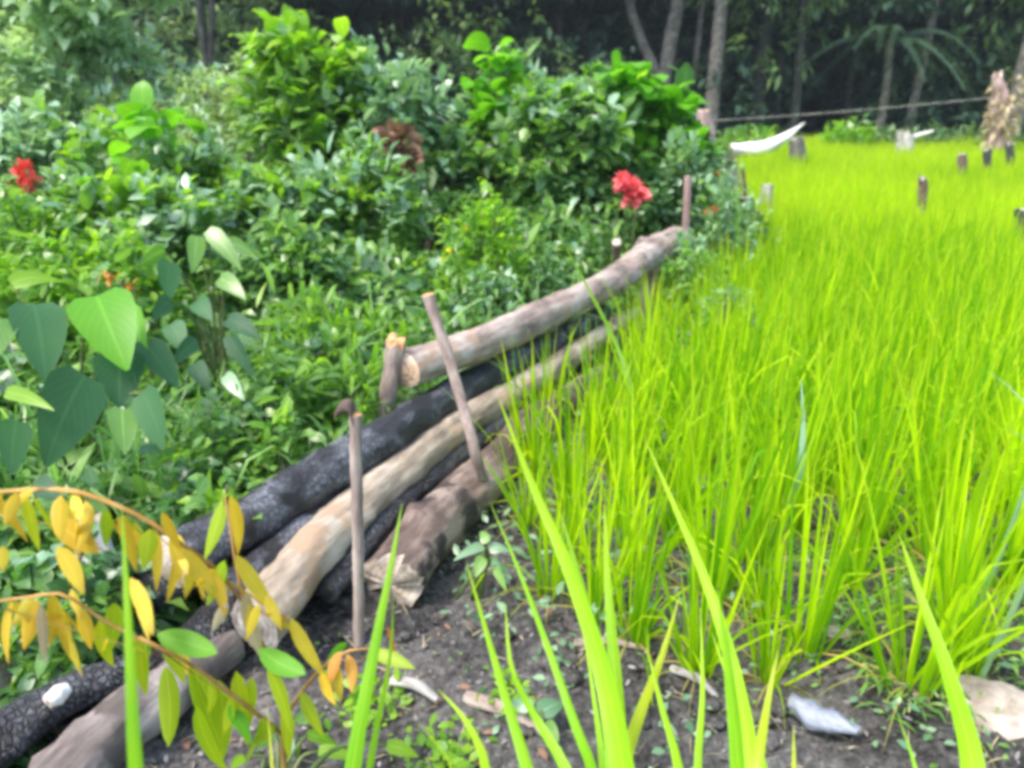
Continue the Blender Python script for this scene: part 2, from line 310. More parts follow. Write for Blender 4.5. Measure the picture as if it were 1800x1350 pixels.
# ------------------------------------------------------------------ the ground: one sheet, fine near the camera, rising to a dark hill added to close bright sky gaps
def ground():
    u = np.linspace(-1, 1, 321); xs = np.sinh(u*5.2)/np.sinh(5.2)*160
    ys = np.r_[np.linspace(-30, .6, 16)[:-1], np.linspace(.6, 6, 170)[:-1], 6+(np.linspace(0, 1, 110)**2.2)*214]
    X, Y = np.meshgrid(xs, ys); Z = terrain(X, Y)
    rg = np.random.default_rng(3); near = (Y < 7) & (Y > .5) & (np.abs(X) < 4); Z = Z+near*(rg.normal(size=Z.shape)*.009+.012*np.sin(X*31+np.sin(Y*13)*2)*np.sin(Y*37+X*9)+.010*np.abs(np.sin(X*17-Y*21)))
    V = np.stack([X, Y, Z], -1).reshape(-1, 3); nx, ny = len(xs), len(ys)
    i, j = np.meshgrid(np.arange(nx-1), np.arange(ny-1)); a = (j*nx+i).ravel(); F = np.stack([a, a+1, a+nx+1, a+nx], 1).astype(np.int32)
    o = bpy.data.objects.new('ground', raw_mesh('ground', V, F, M['soil'])); COL.objects.link(o); o['kind'] = 'structure'
ground()

# ------------------------------------------------------------------ logs and stakes
def log(name, label, cat, pts, radii, mat, end=None, end2=None, seed=0, group=None, seg=40, lump=.07, knots=0, rows=None, part=None, fine=.022, taperjag=0.):
    pts = np.array(pts, float); o0 = pts[0].copy(); ax = pts[-1]-pts[0]; ln = np.linalg.norm(ax)
    ex = Vector(ax/ln); rot = ex.to_track_quat('X', 'Z').to_matrix(); R = np.array(rot)
    loc = (pts-o0) @ R; rows = rows or max(10, int(ln/.03)); rg = np.random.default_rng(seed)
    d = np.r_[0, np.cumsum(np.linalg.norm(np.diff(loc, axis=0), axis=1))]; ts = np.linspace(0, 1, rows+1)
    C = catmull(loc, d/d[-1], ts); r = np.interp(ts, np.linspace(0, 1, len(radii)), radii)
    an = np.arange(seg)*2*np.pi/seg; A, T = np.meshgrid(an, ts*ln/max(radii))
    ph = rg.uniform(0, 6.28, 8); k = rg.uniform(.5, 1.3, 8)
    rr = 1+lump*(np.sin(T*k[0]*.5+ph[0])*np.cos(A+ph[1])+.6*np.sin(T*k[1]*1.3+2*A+ph[2])+.4*np.sin(T*k[2]*2.1-3*A+ph[3]))+fine*rg.normal(size=A.shape)
    rr += .018*np.sin(A*9+np.sin(T*.7+ph[4])*2+ph[5])+.012*np.sin(A*17+T*.4+ph[6])
    for q in range(knots):
        a0, t0 = rg.uniform(0, 6.28), rg.uniform(.08, .92)*ln/max(radii); da = np.angle(np.exp(1j*(A-a0)))
        rr += .28*np.exp(-(da/.28)**2-((T-t0)/.32)**2)
    rad = r[:, None]*rr
    V = np.stack([C[:, None, 0]+0*rad, C[:, None, 1]+rad*np.cos(A), C[:, None, 2]+rad*np.sin(A)], -1)
    V[0, :, 0] += rg.normal(size=seg)*taperjag; V[-1, :, 0] += rg.normal(size=seg)*taperjag
    Vb = V.reshape(-1, 3)
    i, j = np.meshgrid(np.arange(seg), np.arange(rows)); i = i.ravel(); j = j.ravel(); i2 = (i+1) % seg
    F = np.stack([j*seg+i, j*seg+i2, (j+1)*seg+i2, (j+1)*seg+i], 1).astype(np.int32)
    o = bpy.data.objects.new(name, raw_mesh(name, Vb, F, mat)); COL.objects.link(o)
    if label: tag(o, label, cat, group)
    mw = Matrix.Translation(Vector(o0)) @ rot.to_4x4(); o.matrix_world = mw
    if part is not None: o.parent = part; o.matrix_parent_inverse = part.matrix_world.inverted()
    for side, em in ((0, end), (-1, end2)):
        if em is None: em = M['endgrey']
        ring = V[side]; cen = ring.mean(0); rows_ = [ring]
        for f in (.93, .7, .4): 
            q = cen+(ring-cen)*f; q[:, 0] += (.004 if side else -.004)*(1-f)*4*max(radii)/.08 + rg.normal(size=seg)*.02*max(radii); rows_.append(q)
        rows_.append(np.repeat((cen+[(.012 if side else -.012)*max(radii)/.08, 0, 0])[None], seg, 0)+(rows_[-1]-cen)*.08)
        VV = np.concatenate(rows_); FF = []
        for a in range(4):
            for b in range(seg):
                c = (b+1) % seg; f4 = [a*seg+b, a*seg+c, (a+1)*seg+c, (a+1)*seg+b]; FF.append(f4 if side else f4[::-1])
        UV = (VV[:, 1:]-cen[1:])/(2*max(radii)*1.1)+.5
        e = bpy.data.objects.new('cut_end', raw_mesh('cut_end', VV, np.array(FF, np.int32), em, UV)); COL.objects.link(e); e.parent = o
    return o

LG = 'logs of the pile'
log('log', 'long grey-brown log on top of the log pile, pale cut end beside the stakes', 'log',
    [P(708, 650, .47), P(860, 597, .47), P(960, 553, .46), P(1060, 503, .45), P(1140, 452, .45), P(1186, 425, .45)],
    [.082, .080, .082, .085, .10, .125, .13], M['bark'], M['end'], M['endpale'], 1, LG, knots=7)
log('charred_log', 'black charred log directly below the top log, its pale cut end behind the yellowing leaves', 'log',
    [P(300, 985, .28), P(420, 925, .29), P(539, 855, .30), P(690, 762, .31), P(800, 690, .30), P(900, 640, .29), P(1060, 552, .27)],
    [.08, .08, .078, .075, .07, .065, .06], M['ashy'], M['endpale'], M['endchar'], 2, LG, knots=4)
log('charred_log', 'narrow blue-grey charred log wedged between the black log and the pale brown log', 'log',
    [P(385, 1060, .19), P(470, 985, .20), P(560, 912, .205), P(680, 805, .21)],
    [.055, .055, .05, .035], M['ashy'], M['endchar'], M['endchar'], 3, LG, knots=2)
log('log', 'smooth pale brown log in the middle of the pile behind the nearest stake', 'log',
    [P(448, 1100, .17), P(539, 982, .19), P(660, 867, .20), P(782, 768, .21), P(903, 690, .22), P(1000, 628, .22), P(1100, 560, .2)],
    [.080, .078, .073, .066, .060, .055, .05], M['barkpale'], M['endgrey'], M['end'], 4, LG, knots=5)
log('charred_log', 'thin black charred pole with scaly glossy crust under the pale brown log', 'log',
    [P(575, 1040, .12), P(648, 950, .13), P(721, 872, .14), P(818, 793, .15), P(900, 735, .15)],
    [.036, .040, .040, .038, .036], M['char'], M['endchar'], M['endchar'], 5, LG, knots=3)
log('log', 'thick reddish brown log lowest in the pile, bark darkened for its shaded lower side', 'log',
    [P(690, 1025, .08), P(745, 955, .085), P(800, 895, .09), P(870, 815, .09), P(960, 735, .09), P(1060, 655, .08)],
    [.100, .100, .095, .088, .075, .06], M['barkred'], M['endpale'], M['end'], 6, LG, knots=6, lump=.11, taperjag=.015)
log('log', 'short pale log with an orange cut end, resting right of the leaning stake', 'log',
    [P(878, 722, .13), P(963, 652, .13), P(1036, 600, .13), P(1120, 550, .13)],
    [.05, .05, .05, .045], M['barkpale'], M['endor'], M['end'], 7, LG, knots=3)
log('charred_log', 'lumpy blackened branch stub poking out beside the leaning stake', 'log',
    [P(820, 800, .08), P(860, 745, .12), P(905, 690, .10)], [.05, .058, .04], M['char'], M['endchar'], M['endchar'], 8, LG, knots=3)
log('charred_log', 'black burnt log in the bottom left corner with a white chip on it', 'log',
    [P(-120, 1420, .10), P(0, 1300, .12), P(110, 1225, .13), P(260, 1165, .12)], [.06, .058, .05, .042], M['char'], M['endchar'], M['endchar'], 9, LG, knots=3)
log('log', 'brown log below the burnt log in the bottom left corner', 'log',
    [P(60, 1440, .06), P(170, 1310, .07), P(290, 1215, .07), P(400, 1130, .06)], [.075, .075, .07, .06], M['barkold'], M['end'], M['end'], 10, LG, knots=3)
log('log', 'grey weathered log entering at the left edge below the hanging yellow leaves', 'log',
    [P(-140, 1290, .08), P(0, 1190, .09), P(110, 1090, .10), P(190, 1010, .1)], [.07, .068, .06, .05], M['barkold'], M['endgrey'], M['end'], 11, LG, knots=2)
log('charred_log', 'burnt black log piece lying under the yellowing sapling', 'log',
    [P(300, 1180, .07), P(400, 1090, .09), P(500, 1000, .09)], [.07, .075, .06], M['char'], M['endchar'], M['endchar'], 12, LG, knots=4)
log('charred_log', 'dark charred log end below the pale cut end', 'log',
    [P(255, 1035, .16), P(380, 985, .17), P(520, 900, .18)], [.07, .068, .06], M['char'], M['endchar'], M['endchar'], 13, LG, knots=3)
log('tree_stump', 'pale splintered stump with flaking bark standing behind the yellow leaves', 'stump',
    [P(205, 1150, 0), P(178, 1030, .16), P(150, 925, .30)], [.06, .055, .052], M['greywood'], M['endgrey'], M['endpale'], 14, knots=3, lump=.12, taperjag=.02)
log('wood_chip', 'white split chip of wood lying on the burnt log', 'wood chip',
    [P(82, 1232, .19), P(120, 1208, .19)], [.016, .024, .012], M['whitewood'], M['endpale'], M['endpale'], 15, lump=.15)
# stakes that hold the pile
SG = 'stakes holding the log pile'
s1 = log('stake', 'upright thin stake with a hooked rusty top in front of the pale brown log', 'stake',
    [P(631, 1140, -.03), PD(630, 1000, 1.93), PD(627, 850, 1.93), PD(624, 728, 1.93)], [.018, .0165, .0165, .017], M['stake'], M['end'], M['endor'], 21, SG, seg=14, knots=2)
log('hooked_top', None, None, [PD(624, 735, 1.93), PD(616, 714, 1.93), PD(600, 716, 1.93), PD(590, 730, 1.94)], [.022, .021, .018, .010], M['barkred'], M['endor'], M['endor'], 22, seg=12, part=s1)
log('stake', 'long grey stake leaning back across the pile with a cut orange top', 'stake',
    [P(862, 885, -.03), PD(838, 805, 2.62), PD(800, 665, 2.72), PD(752, 518, 2.8)], [.024, .022, .020, .023], M['stake'], M['end'], M['endor'], 23, SG, seg=14, knots=4)
log('stake', 'short stout stake with a bright broken orange top behind the end of the top log', 'stake',
    [P(676, 800, 0), PD(680, 720, 3.05), PD(695, 600, 3.05)], [.036, .034, .038], M['stake'], M['end'], M['endor'], 24, SG, seg=14, taperjag=.012, lump=.1)
log('stake', 'reddish stake stub under the far end of the top log', 'stake',
    [P(1135, 580, 0), PD(1140, 500, 5.7), PD(1148, 450, 5.7)], [.05, .05, .055], M['pinkwood'], M['end'], M['end'], 25, SG, seg=14, lump=.1)
log('stake', 'small stake with a pale top poking up behind the top log', 'stake',
    [P(1082, 520, 0), PD(1084, 425, 5.9)], [.03, .034], M['stake'], M['end'], M['endpale'], 26, SG, seg=12)
log('fallen_branch', 'thin grey branch lying in the weeds behind the log pile', 'branch',
    [P(500, 512, .15), P(545, 505, .16), P(600, 488, .2)], [.03, .035, .03], M['greywood'], M['endgrey'], M['endgrey'], 27, seg=12)
for k, (a, b, lb) in enumerate([((685, 522), (775, 590), 'lower'), ((700, 560), (790, 545), 'crossing'), ((735, 560), (800, 600), 'short')]):
    log('dry_stick', {0: 'pale dry stick slanting down behind the leaning stake', 1: 'dry stick lying level behind the leaning stake', 2: 'short dry stick nearest the top log end'}[k], 'stick',
        [P(*a, .1), P((a[0]+b[0])/2, (a[1]+b[1])/2-4, .14), P(*b, .1)], [.011, .010, .007], M['stake'], M['end'], M['end'], 30+k, 'dry sticks behind the leaning stake', seg=8)

# thin posts and sticks at the far end of the pile
for k, (x, y0, y1, Y, r, m, lb) in enumerate([
    (1238, 400, 305, 7.4, .028, 'stake', 'weathered thin post left of the orange flowers'),
    (1262, 390, 330, 8.0, .018, 'stem', 'thin greenish stick between the two thin posts'),
    (1308, 380, 296, 9.0, .022, 'twig', 'slim dark stick leaning over the field edge'),
    (1345, 380, 325, 9.5, .075, 'greywood', 'short grey post at the field edge right of the red flowers'),
    (1314, 395, 348, 8.2, .07, 'char', 'small blackened post beside the short grey post'),
    (1205, 420, 310, 7.0, .035, 'pinkwood', 'pinkish post right beside the pink-red flowers')]):
    log('post', lb, 'post', [PD(x, y0+25, Y)*[1, 1, 0]+[0, 0, -.02], PD(x+2, (y0+y1)/2, Y), PD(x+(4 if k % 2 else -3), y1, Y)], [r*1.1, r, r*.9], M[m], M['end'], M['endgrey'], 40+k, 'posts and sticks at the field edge', seg=12)

# stones and sticks on the soil, bottom right
def stone(label, c, size, mat, seed, group=None, name='stone'):
    rg = np.random.default_rng(seed); n, m_ = 26, 18; V = []
    ph = rg.uniform(0, 6, 9)
    for i in range(m_+1):
        for j in range(n):
            th, fi = np.pi*i/m_, 2*np.pi*j/n; d = np.array([np.sin(th)*np.cos(fi), np.sin(th)*np.sin(fi), np.cos(th)])
            r = 1+.16*np.sin(3*d[0]+ph[0])*np.sin(3*d[1]+ph[1])+.10*np.sin(6*d[1]+5*d[2]+ph[2])+.05*np.sin(11*d[0]-9*d[1]+ph[3])+.012*rg.normal()
            V.append(np.sign(d)*np.abs(d)**.85*r*size)
    F = []
    for i in range(m_):
        for j in range(n): k = (j+1) % n; F.append([i*n+j, (i+1)*n+j, (i+1)*n+k, i*n+k])
    o = bpy.data.objects.new(name, raw_mesh(name, np.array(V), np.array(F, np.int32), mat)); COL.objects.link(o); o.location = tuple(c); o.rotation_euler = (0, 0, rg.uniform(-.4, .4))
    return tag(o, label, 'stone', group)
M['stone'] = bark_mat('pale_stone', (.22, .18, .15), (.40, .34, .29), (.58, .51, .44), stretch=1, scale=14, rough=.9)
M['bluestone'] = bark_mat('blue_grey_wood', (.10, .11, .14), (.20, .22, .28), (.36, .39, .46), stretch=.3, scale=20, rough=.55)
stone('large pale stone at the bottom right edge of the soil', P(1768, 1262, .03), (.135, .10, .06), M['stone'], 1)
stone('small brown stone left of the big pale stone', P(1630, 1210, .01), (.04, .035, .022), M['stone'], 2)
stone('small pale stone between the two nearest rice tussocks', P(1470, 1120, .01), (.045, .035, .03), M['stone'], 3)
log('flat_stick', 'blue-grey flat piece of wood on the dark soil between foreground rice blades', 'piece of wood',
    [P(1392, 1228, .03), P(1440, 1262, .045), P(1510, 1288, .04)], [.022, .030, .026, .012], M['bluestone'], M['endgrey'], M['endgrey'], 50, seg=18, lump=.3, fine=.06)
for k, (a, b, r, m, lb) in enumerate([
    ((690, 1195), (770, 1230), .016, 'greywood', 'grey stick on the soil near the yellow leaf'),
    ((1180, 1175), (1260, 1225), .012, 'greywood', 'thin grey stick beneath the foreground blades'),
    ((820, 1225), (960, 1290), .02, 'stake', 'curved brown root across the soil'),
    ((1540, 1190), (1640, 1250), .012, 'stake', 'thin brown twig near the big pale stone'),
    ((1010, 1130), (1130, 1140), .012, 'stake', 'thin brown stick among the rice stems'),
    ((840, 800), (900, 830), .016, 'barkred', 'broken reddish branch beside the leaning stake')]):
    log('stick', lb, 'stick', [P(*a, .02), P((a[0]+b[0])/2+6, (a[1]+b[1])/2-8, .035), P(*b, .02)], [r, r*1.05, r*.6], M[m], M['end'], M['end'], 60+k, 'sticks lying on the soil', seg=9, lump=.1)

# ------------------------------------------------------------------ rice
def tussock(seed, n=26, h=.62, spread=.5, mat='rice', rows=6, wid=.011, lv=None, at=(0, 0, 0)):
    rg = np.random.default_rng(seed); l = lv or Leaves(); at = np.array(at, float)
    a = rg.uniform(0, 6.283, n); tilt = np.abs(rg.normal(0, spread*.5, n)).clip(0, .95); rr = rg.uniform(0, .055, n)
    O = at+np.stack([np.cos(a)*rr, np.sin(a)*rr, rg.uniform(-.02, .0, n)], 1)
    D = np.stack([np.cos(a)*np.sin(tilt), np.sin(a)*np.sin(tilt), np.cos(tilt)], 1)+np.array([.03, -.02, 0])
    L = h*rg.uniform(.35, 1.12, n)**.8; arch = np.where(rg.random(n) < .18, rg.uniform(.6, 1.5, n), rg.random(n)**3*.7)
    l.add(O, D, L, wid*rg.uniform(.7, 1.25, n), droop=arch*.9+.04, roll=rg.uniform(-1.2, 1.2, n), prof='blade', rows=rows, fold=.35, tint=rg.random(n))
    return l
def rice_edge(Y): return np.interp(Y, [1.2, 2, 2.6, 3.4, 4, 5, 6, 8, 12, 16, 22, 30], [.30, .22, .30, .42, .72, 1.25, 1.75, 2.65, 3.7, 4.75, 6.3, 8.4])
templates = [tussock(100+i, n=26+i % 4*4, h=.64+.025*(i % 5), spread=.40+.08*(i % 3), wid=.019).mesh('rice_plant', M['rice']) for i in range(12)]
oldm = []
for i in range(3):
    l = Leaves(); rg = np.random.default_rng(900+i); n = 11; a = rg.uniform(0, 6.28, n)
    l.add(np.zeros((n, 3)), np.stack([np.cos(a)*.7, np.sin(a)*.7, np.full(n, .7)], 1), rg.uniform(.2, .38, n), .008, droop=rg.uniform(.6, 1.3, n), roll=rg.uniform(-1, 1, n), prof='blade', rows=5, tint=rg.random(n)); oldm.append(l.mesh('withered_leaves', M['rice_old']))
rg = np.random.default_rng(11)
# the clumps that stand apart on the bare soil, placed where the photograph shows them
named = [
 (1415, 1165, 'rice tussock on bare soil behind the blue-grey piece of wood', .62), (1590, 1225, 'rice tussock on bare soil left of the large pale stone', .60),
 (1660, 1135, 'wide fanning rice tussock by the ferny green patch at right', .62), (1250, 1070, 'dense rice tussock in the middle of the near row', .6),
 (1120, 1010, 'rice tussock above the foreground blades, left end of the near row', .58), (1500, 1040, 'rice tussock behind the gap of dark soil', .58),
 (1770, 1060, 'rice tussock at the right edge above the stone', .6), (1330, 1000, 'rice tussock behind the dense middle tussock', .58),
 (1000, 905, 'rice tussock right of the small blue-green weed', .6), (940, 850, 'leftmost rice tussock, touching the log pile', .55),
 (1040, 815, 'tall rice tussock whose blades reach across the pale logs', .66), (960, 760, 'rice tussock hiding the end of the short pale log', .5),
 (1010, 985, 'rice tussock just above the tip of the pale curled blade', .5), (930, 925, 'short rice tussock at the foot of the leaning stake', .42), (1090, 930, 'rice tussock between the pile foot and the dense middle tussock', .55),
 (1190, 960, 'rice tussock directly behind the long thin curving blade', .56), (1200, 870, 'rice tussock in the second row right of the log pile', .58), (1330, 1105, 'low rice tussock between the dense one and the one behind the blue-grey wood', .45),
 (1110, 1130, 'ragged rice tussock on the soil behind the biggest foreground plant', .5), (1225, 1185, 'small rice tussock on the soil beside the base of the long curving blade', .45),
 (965, 1045, 'sparse rice tussock on the soil right of the lowest log', .5), (1050, 1085, 'sparse rice tussock behind the middle of the biggest foreground plant', .5), (1350, 1200, 'small rice tussock just left of the blue-grey piece of wood', .42),
 (1690, 1200, 'short rice tussock just above the large pale stone', .42), (1120, 740, 'tall rice tussock in front of the far half of the logs', .66), (1185, 690, 'rice tussock near the far end of the top log', .62)]
pos = []
for k, (x, y, lb, h) in enumerate(named):
    p = P(x, y, 0); pos.append(p[:2]); o = bpy.data.objects.new('rice_plant', templates[k % 12]); COL.objects.link(o)
    o.location = (p[0], p[1], terrain(p[0], p[1])); o.rotation_euler = (0, 0, rg.uniform(0, 6)); s = h/.6; o.scale = (s*1.05, s*1.05, s)
    tag(o, lb, 'rice plant', 'rice plants')
    c = bpy.data.objects.new('withered_leaves', oldm[k % 3]); COL.objects.link(c); c.parent = o
pos = np.array(pos)
cand = []
for Y in np.arange(1.9, 31, .2):
    sp = .19 if Y < 7 else .24
    for X in np.arange(rice_edge(Y), 2+Y*.78, sp): cand.append((X+rg.normal()*.05, Y+rg.normal()*.05))
cand = np.array(cand)
keep = (np.min(np.linalg.norm(cand[:, None]-pos[None], axis=2), axis=1) > .17)
d1 = (cand[:, 1] < 2.0)|((cand[:, 1] < 2.2)&(cand[:, 0] < .5))                                # open soil in front
keep &= ~d1; cand = cand[keep]
# thin out the front rows
frontp = np.clip((cand[:, 1]-1.6)/1.2, .6, 1); cand = cand[rg.random(len(cand)) < frontp]
inview = np.abs(cand[:, 0]) < cand[:, 1]*.68+.2; cand = cand[inview | (rg.random(len(cand)) < .5)]
dist = np.linalg.norm(cand, axis=1); order = np.argsort(dist+100*(np.abs(cand[:, 0]) > cand[:, 1]*.66+.1)); near = cand[order[:280]]; rest = cand[order[280:]]
gap = np.linalg.norm(near, axis=1)
for k, (x, y) in enumerate(near):
    o = bpy.data.objects.new('rice_plant', templates[(k*7) % 12]); COL.objects.link(o)
    o.location = (x, y, terrain(x, y)); o.rotation_euler = (rg.normal()*.04, rg.normal()*.04, rg.uniform(0, 6)); s = rg.uniform(.85, 1.08); o.scale = (s, s, s)
    tag(o, 'lime green rice tussock standing within the dense near part of the rice field', 'rice plant', 'rice plants')
    if k < 90: c = bpy.data.objects.new('withered_leaves', oldm[k % 3]); COL.objects.link(c); c.parent = o
l = Leaves(); n_t = len(rest)
if n_t:
    dd = np.linalg.norm(rest, axis=1)
    for lo, hi, nb, wd, rw in ((0, 9, 22, .020, 4), (9, 16, 16, .026, 3), (16, 60, 13, .036, 3)):
        q = rest[(dd >= lo) & (dd < hi)]; n = len(q)*nb; C = np.repeat(q, nb, 0)
        a = rg.uniform(0, 6.283, n); tilt = np.abs(rg.normal(0, .24, n)); D = np.stack([np.cos(a)*np.sin(tilt), np.sin(a)*np.sin(tilt), np.cos(tilt)], 1)
        patch = np.sin(C[:, 0]*.55+1)*np.cos(C[:, 1]*.42)+.6*np.sin(C[:, 0]*1.3-C[:, 1]*.9)
        O = np.stack([C[:, 0]+rg.normal(size=n)*.03, C[:, 1]+rg.normal(size=n)*.03, terrain(C[:, 0], C[:, 1])], 1)
        l.add(O, D, (.60+.03*patch)*rg.uniform(.7, 1.12, n), wd*rg.uniform(.7, 1.2, n), droop=rg.random(n)**2*.6, roll=rg.uniform(-1.2, 1.2, n), prof='blade', rows=rw, fold=.35, tint=(rg.random(n)*.6+.42+.13*patch).clip(0, 1))
o = l.build('rice', M['rice']); tag(o, 'bright lime rice field stretching to the dark forest', 'rice', kind='stuff')

# foreground plants: long blades, each traced with its own depth from a root on the ground in front of the camera's feet
def fg_plant(label, root, blades, rootpt_spread=.03, mat='rice_near', extra=0, seed=0, name='rice_plant', group='rice plants'):
    root = np.array(root, float); t = empty(name, root, label, 'rice plant', group); rg = np.random.default_rng(seed)
    l = Leaves(); l2 = Leaves(); any2 = False
    for b in blades:
        pts, wpx, kind = b; q = [PD(*p) for p in pts]                 # tip first
        low = q[-1]; dist = math.sqrt(low[1]**2+low[0]**2+(CAMH-low[2])**2); wd = wpx/FPX*dist
        r0 = root+np.array([rg.normal()*rootpt_spread, rg.normal()*rootpt_spread, 0])
        mid = (low*.55+r0*.45)+(low-q[-2])*.25
        tgt = l2 if kind == 'y' else l; any2 |= kind == 'y'
        view = unit(q[0]-np.array([0, 0, CAMH]))
        tgt.path([r0, mid]+q[::-1], wd*1.12, rows=22, fold=.3, tint=rg.uniform(.25, .85), side=view+np.array([rg.normal()*.25, 0, rg.normal()*.2]))
    l.build('leaves', M[mat], t, root)
    if any2: l2.build('yellowing_leaves', M['yellowgreen'], t, root)
    if extra:
        e = tussock(seed+5, n=extra, h=.5, spread=.5, wid=.012); e.build('short_leaves', M[mat], t)
    return t
fg_plant('single broad grass blade rising in front of the yellow leaves at lower left', (-.36, .42, 0), [([(214, 888, .86), (220, 1000, .80), (228, 1150, .73), (238, 1350, .66)], 52, 'g')])
fg_plant('rice plant with one tall blade crossing the soil right of the yellow leaves', (-.30, .72, 0), [([(707, 885, 1.25), (690, 980, 1.18), (660, 1130, 1.08), (620, 1350, .95)], 46, 'g'),
    ([(692, 1040, 1.15), (686, 1150, 1.1), (650, 1350, .98)], 24, 'g'), ([(735, 1270, .9), (770, 1310, .88), (800, 1370, .86)], 22, 'g'), ([(470, 1240, 1.0), (480, 1370, .9)], 20, 'y')])
fg_plant('big foreground rice plant with the longest blade pointing up left from the centre', (.14, .80, 0), [
    ([(876, 698, 1.55), (935, 850, 1.45), (1000, 1000, 1.32), (1060, 1180, 1.18), (1100, 1380, 1.02)], 56, 'g'),
    ([(862, 885, 1.5), (905, 985, 1.42), (960, 1130, 1.3), (1020, 1300, 1.15), (1050, 1380, 1.1)], 26, 'g'),
    ([(820, 988, 1.3), (852, 1100, 1.22), (890, 1230, 1.12), (935, 1380, 1.0)], 36, 'g'),
    ([(888, 1060, 1.3), (900, 1180, 1.2), (940, 1260, 1.15), (1000, 1370, 1.05)], 34, 'g'),
    ([(985, 900, 1.55), (1025, 1040, 1.42), (1060, 1200, 1.28), (1085, 1380, 1.1)], 46, 'g'),
    ([(1062, 880, 1.6), (1070, 1050, 1.45), (1082, 1200, 1.3), (1090, 1380, 1.15)], 44, 'g'),
    ([(1022, 1090, 1.4), (1040, 1200, 1.3), (1060, 1380, 1.15)], 22, 'g'),
    ([(1195, 1045, 1.4), (1165, 1150, 1.32), (1120, 1270, 1.2), (1090, 1380, 1.1)], 44, 'y'),
    ([(1135, 1130, 1.3), (1160, 1230, 1.22), (1195, 1380, 1.1)], 34, 'g'),
    ([(770, 1212, 1.05), (815, 1262, 1.0), (850, 1330, .96), (860, 1390, .93)], 46, 'g')], extra=14, seed=3)
fg_plant('foreground rice plant whose long thin blade curves down the middle right', (.36, .86, 0), [
    ([(1132, 768, 1.7), (1190, 900, 1.58), (1240, 1020, 1.46), (1290, 1180, 1.3), (1320, 1380, 1.1)], 40, 'g'),
    ([(1262, 1040, 1.4), (1280, 1180, 1.28), (1300, 1380, 1.1)], 44, 'g'),
    ([(1368, 1140, 1.25), (1350, 1230, 1.18), (1325, 1380, 1.05)], 40, 'y'),
    ([(1232, 1070, 1.5), (1235, 1220, 1.35), (1228, 1380, 1.2)], 24, 'g'),
    ([(1395, 1275, 1.15), (1392, 1390, 1.05)], 28, 'y'),
    ([(1250, 1110, 1.4), (1300, 1250, 1.25), (1350, 1390, 1.1)], 26, 'g')], seed=4)
fg_plant('foreground rice blade at lower right passing left of the large pale stone', (.62, .82, 0), [
    ([(1580, 938, 1.5), (1618, 1050, 1.4), (1668, 1190, 1.25), (1712, 1390, 1.05)], 54, 'g'),
    ([(1578, 1258, 1.1), (1600, 1320, 1.05), (1615, 1390, 1.0)], 24, 'g')], seed=5)
for k, (pts, w_, lb) in enumerate([
    ([(985, 418, 3.2), (1030, 500, 3.15), (1085, 610, 3.1), (1110, 700, 3.0)], 14, 'tall thin grass blade crossing the top log'),
    ([(1735, 652, 1.9), (1785, 690, 1.85), (1830, 760, 1.8)], 12, 'pale arching blade at the right edge, upper of two'),
    ([(1770, 752, 1.7), (1810, 780, 1.7), (1860, 860, 1.6)], 14, 'pale arching blade at the right edge, lower of two'),
    ([(1408, 665, 2.5), (1412, 740, 2.45), (1405, 830, 2.4)], 24, 'pale silvery rice blade standing among lime ones')]):
    q = [PD(*p) for p in pts]; rt = q[-1]*[1, 1, 0]+[0, .1, 0]
    t = empty('grass_blade', rt, lb, 'grass blade'); l = Leaves(); l.path([rt]+q[::-1], w_/FPX*3.0*(q[0][1]/2.9), rows=16, side=unit(q[0]-np.array([0, 0, CAMH]))); l.build('leaf', M['pale'] if k else M['lime'], t, rt)

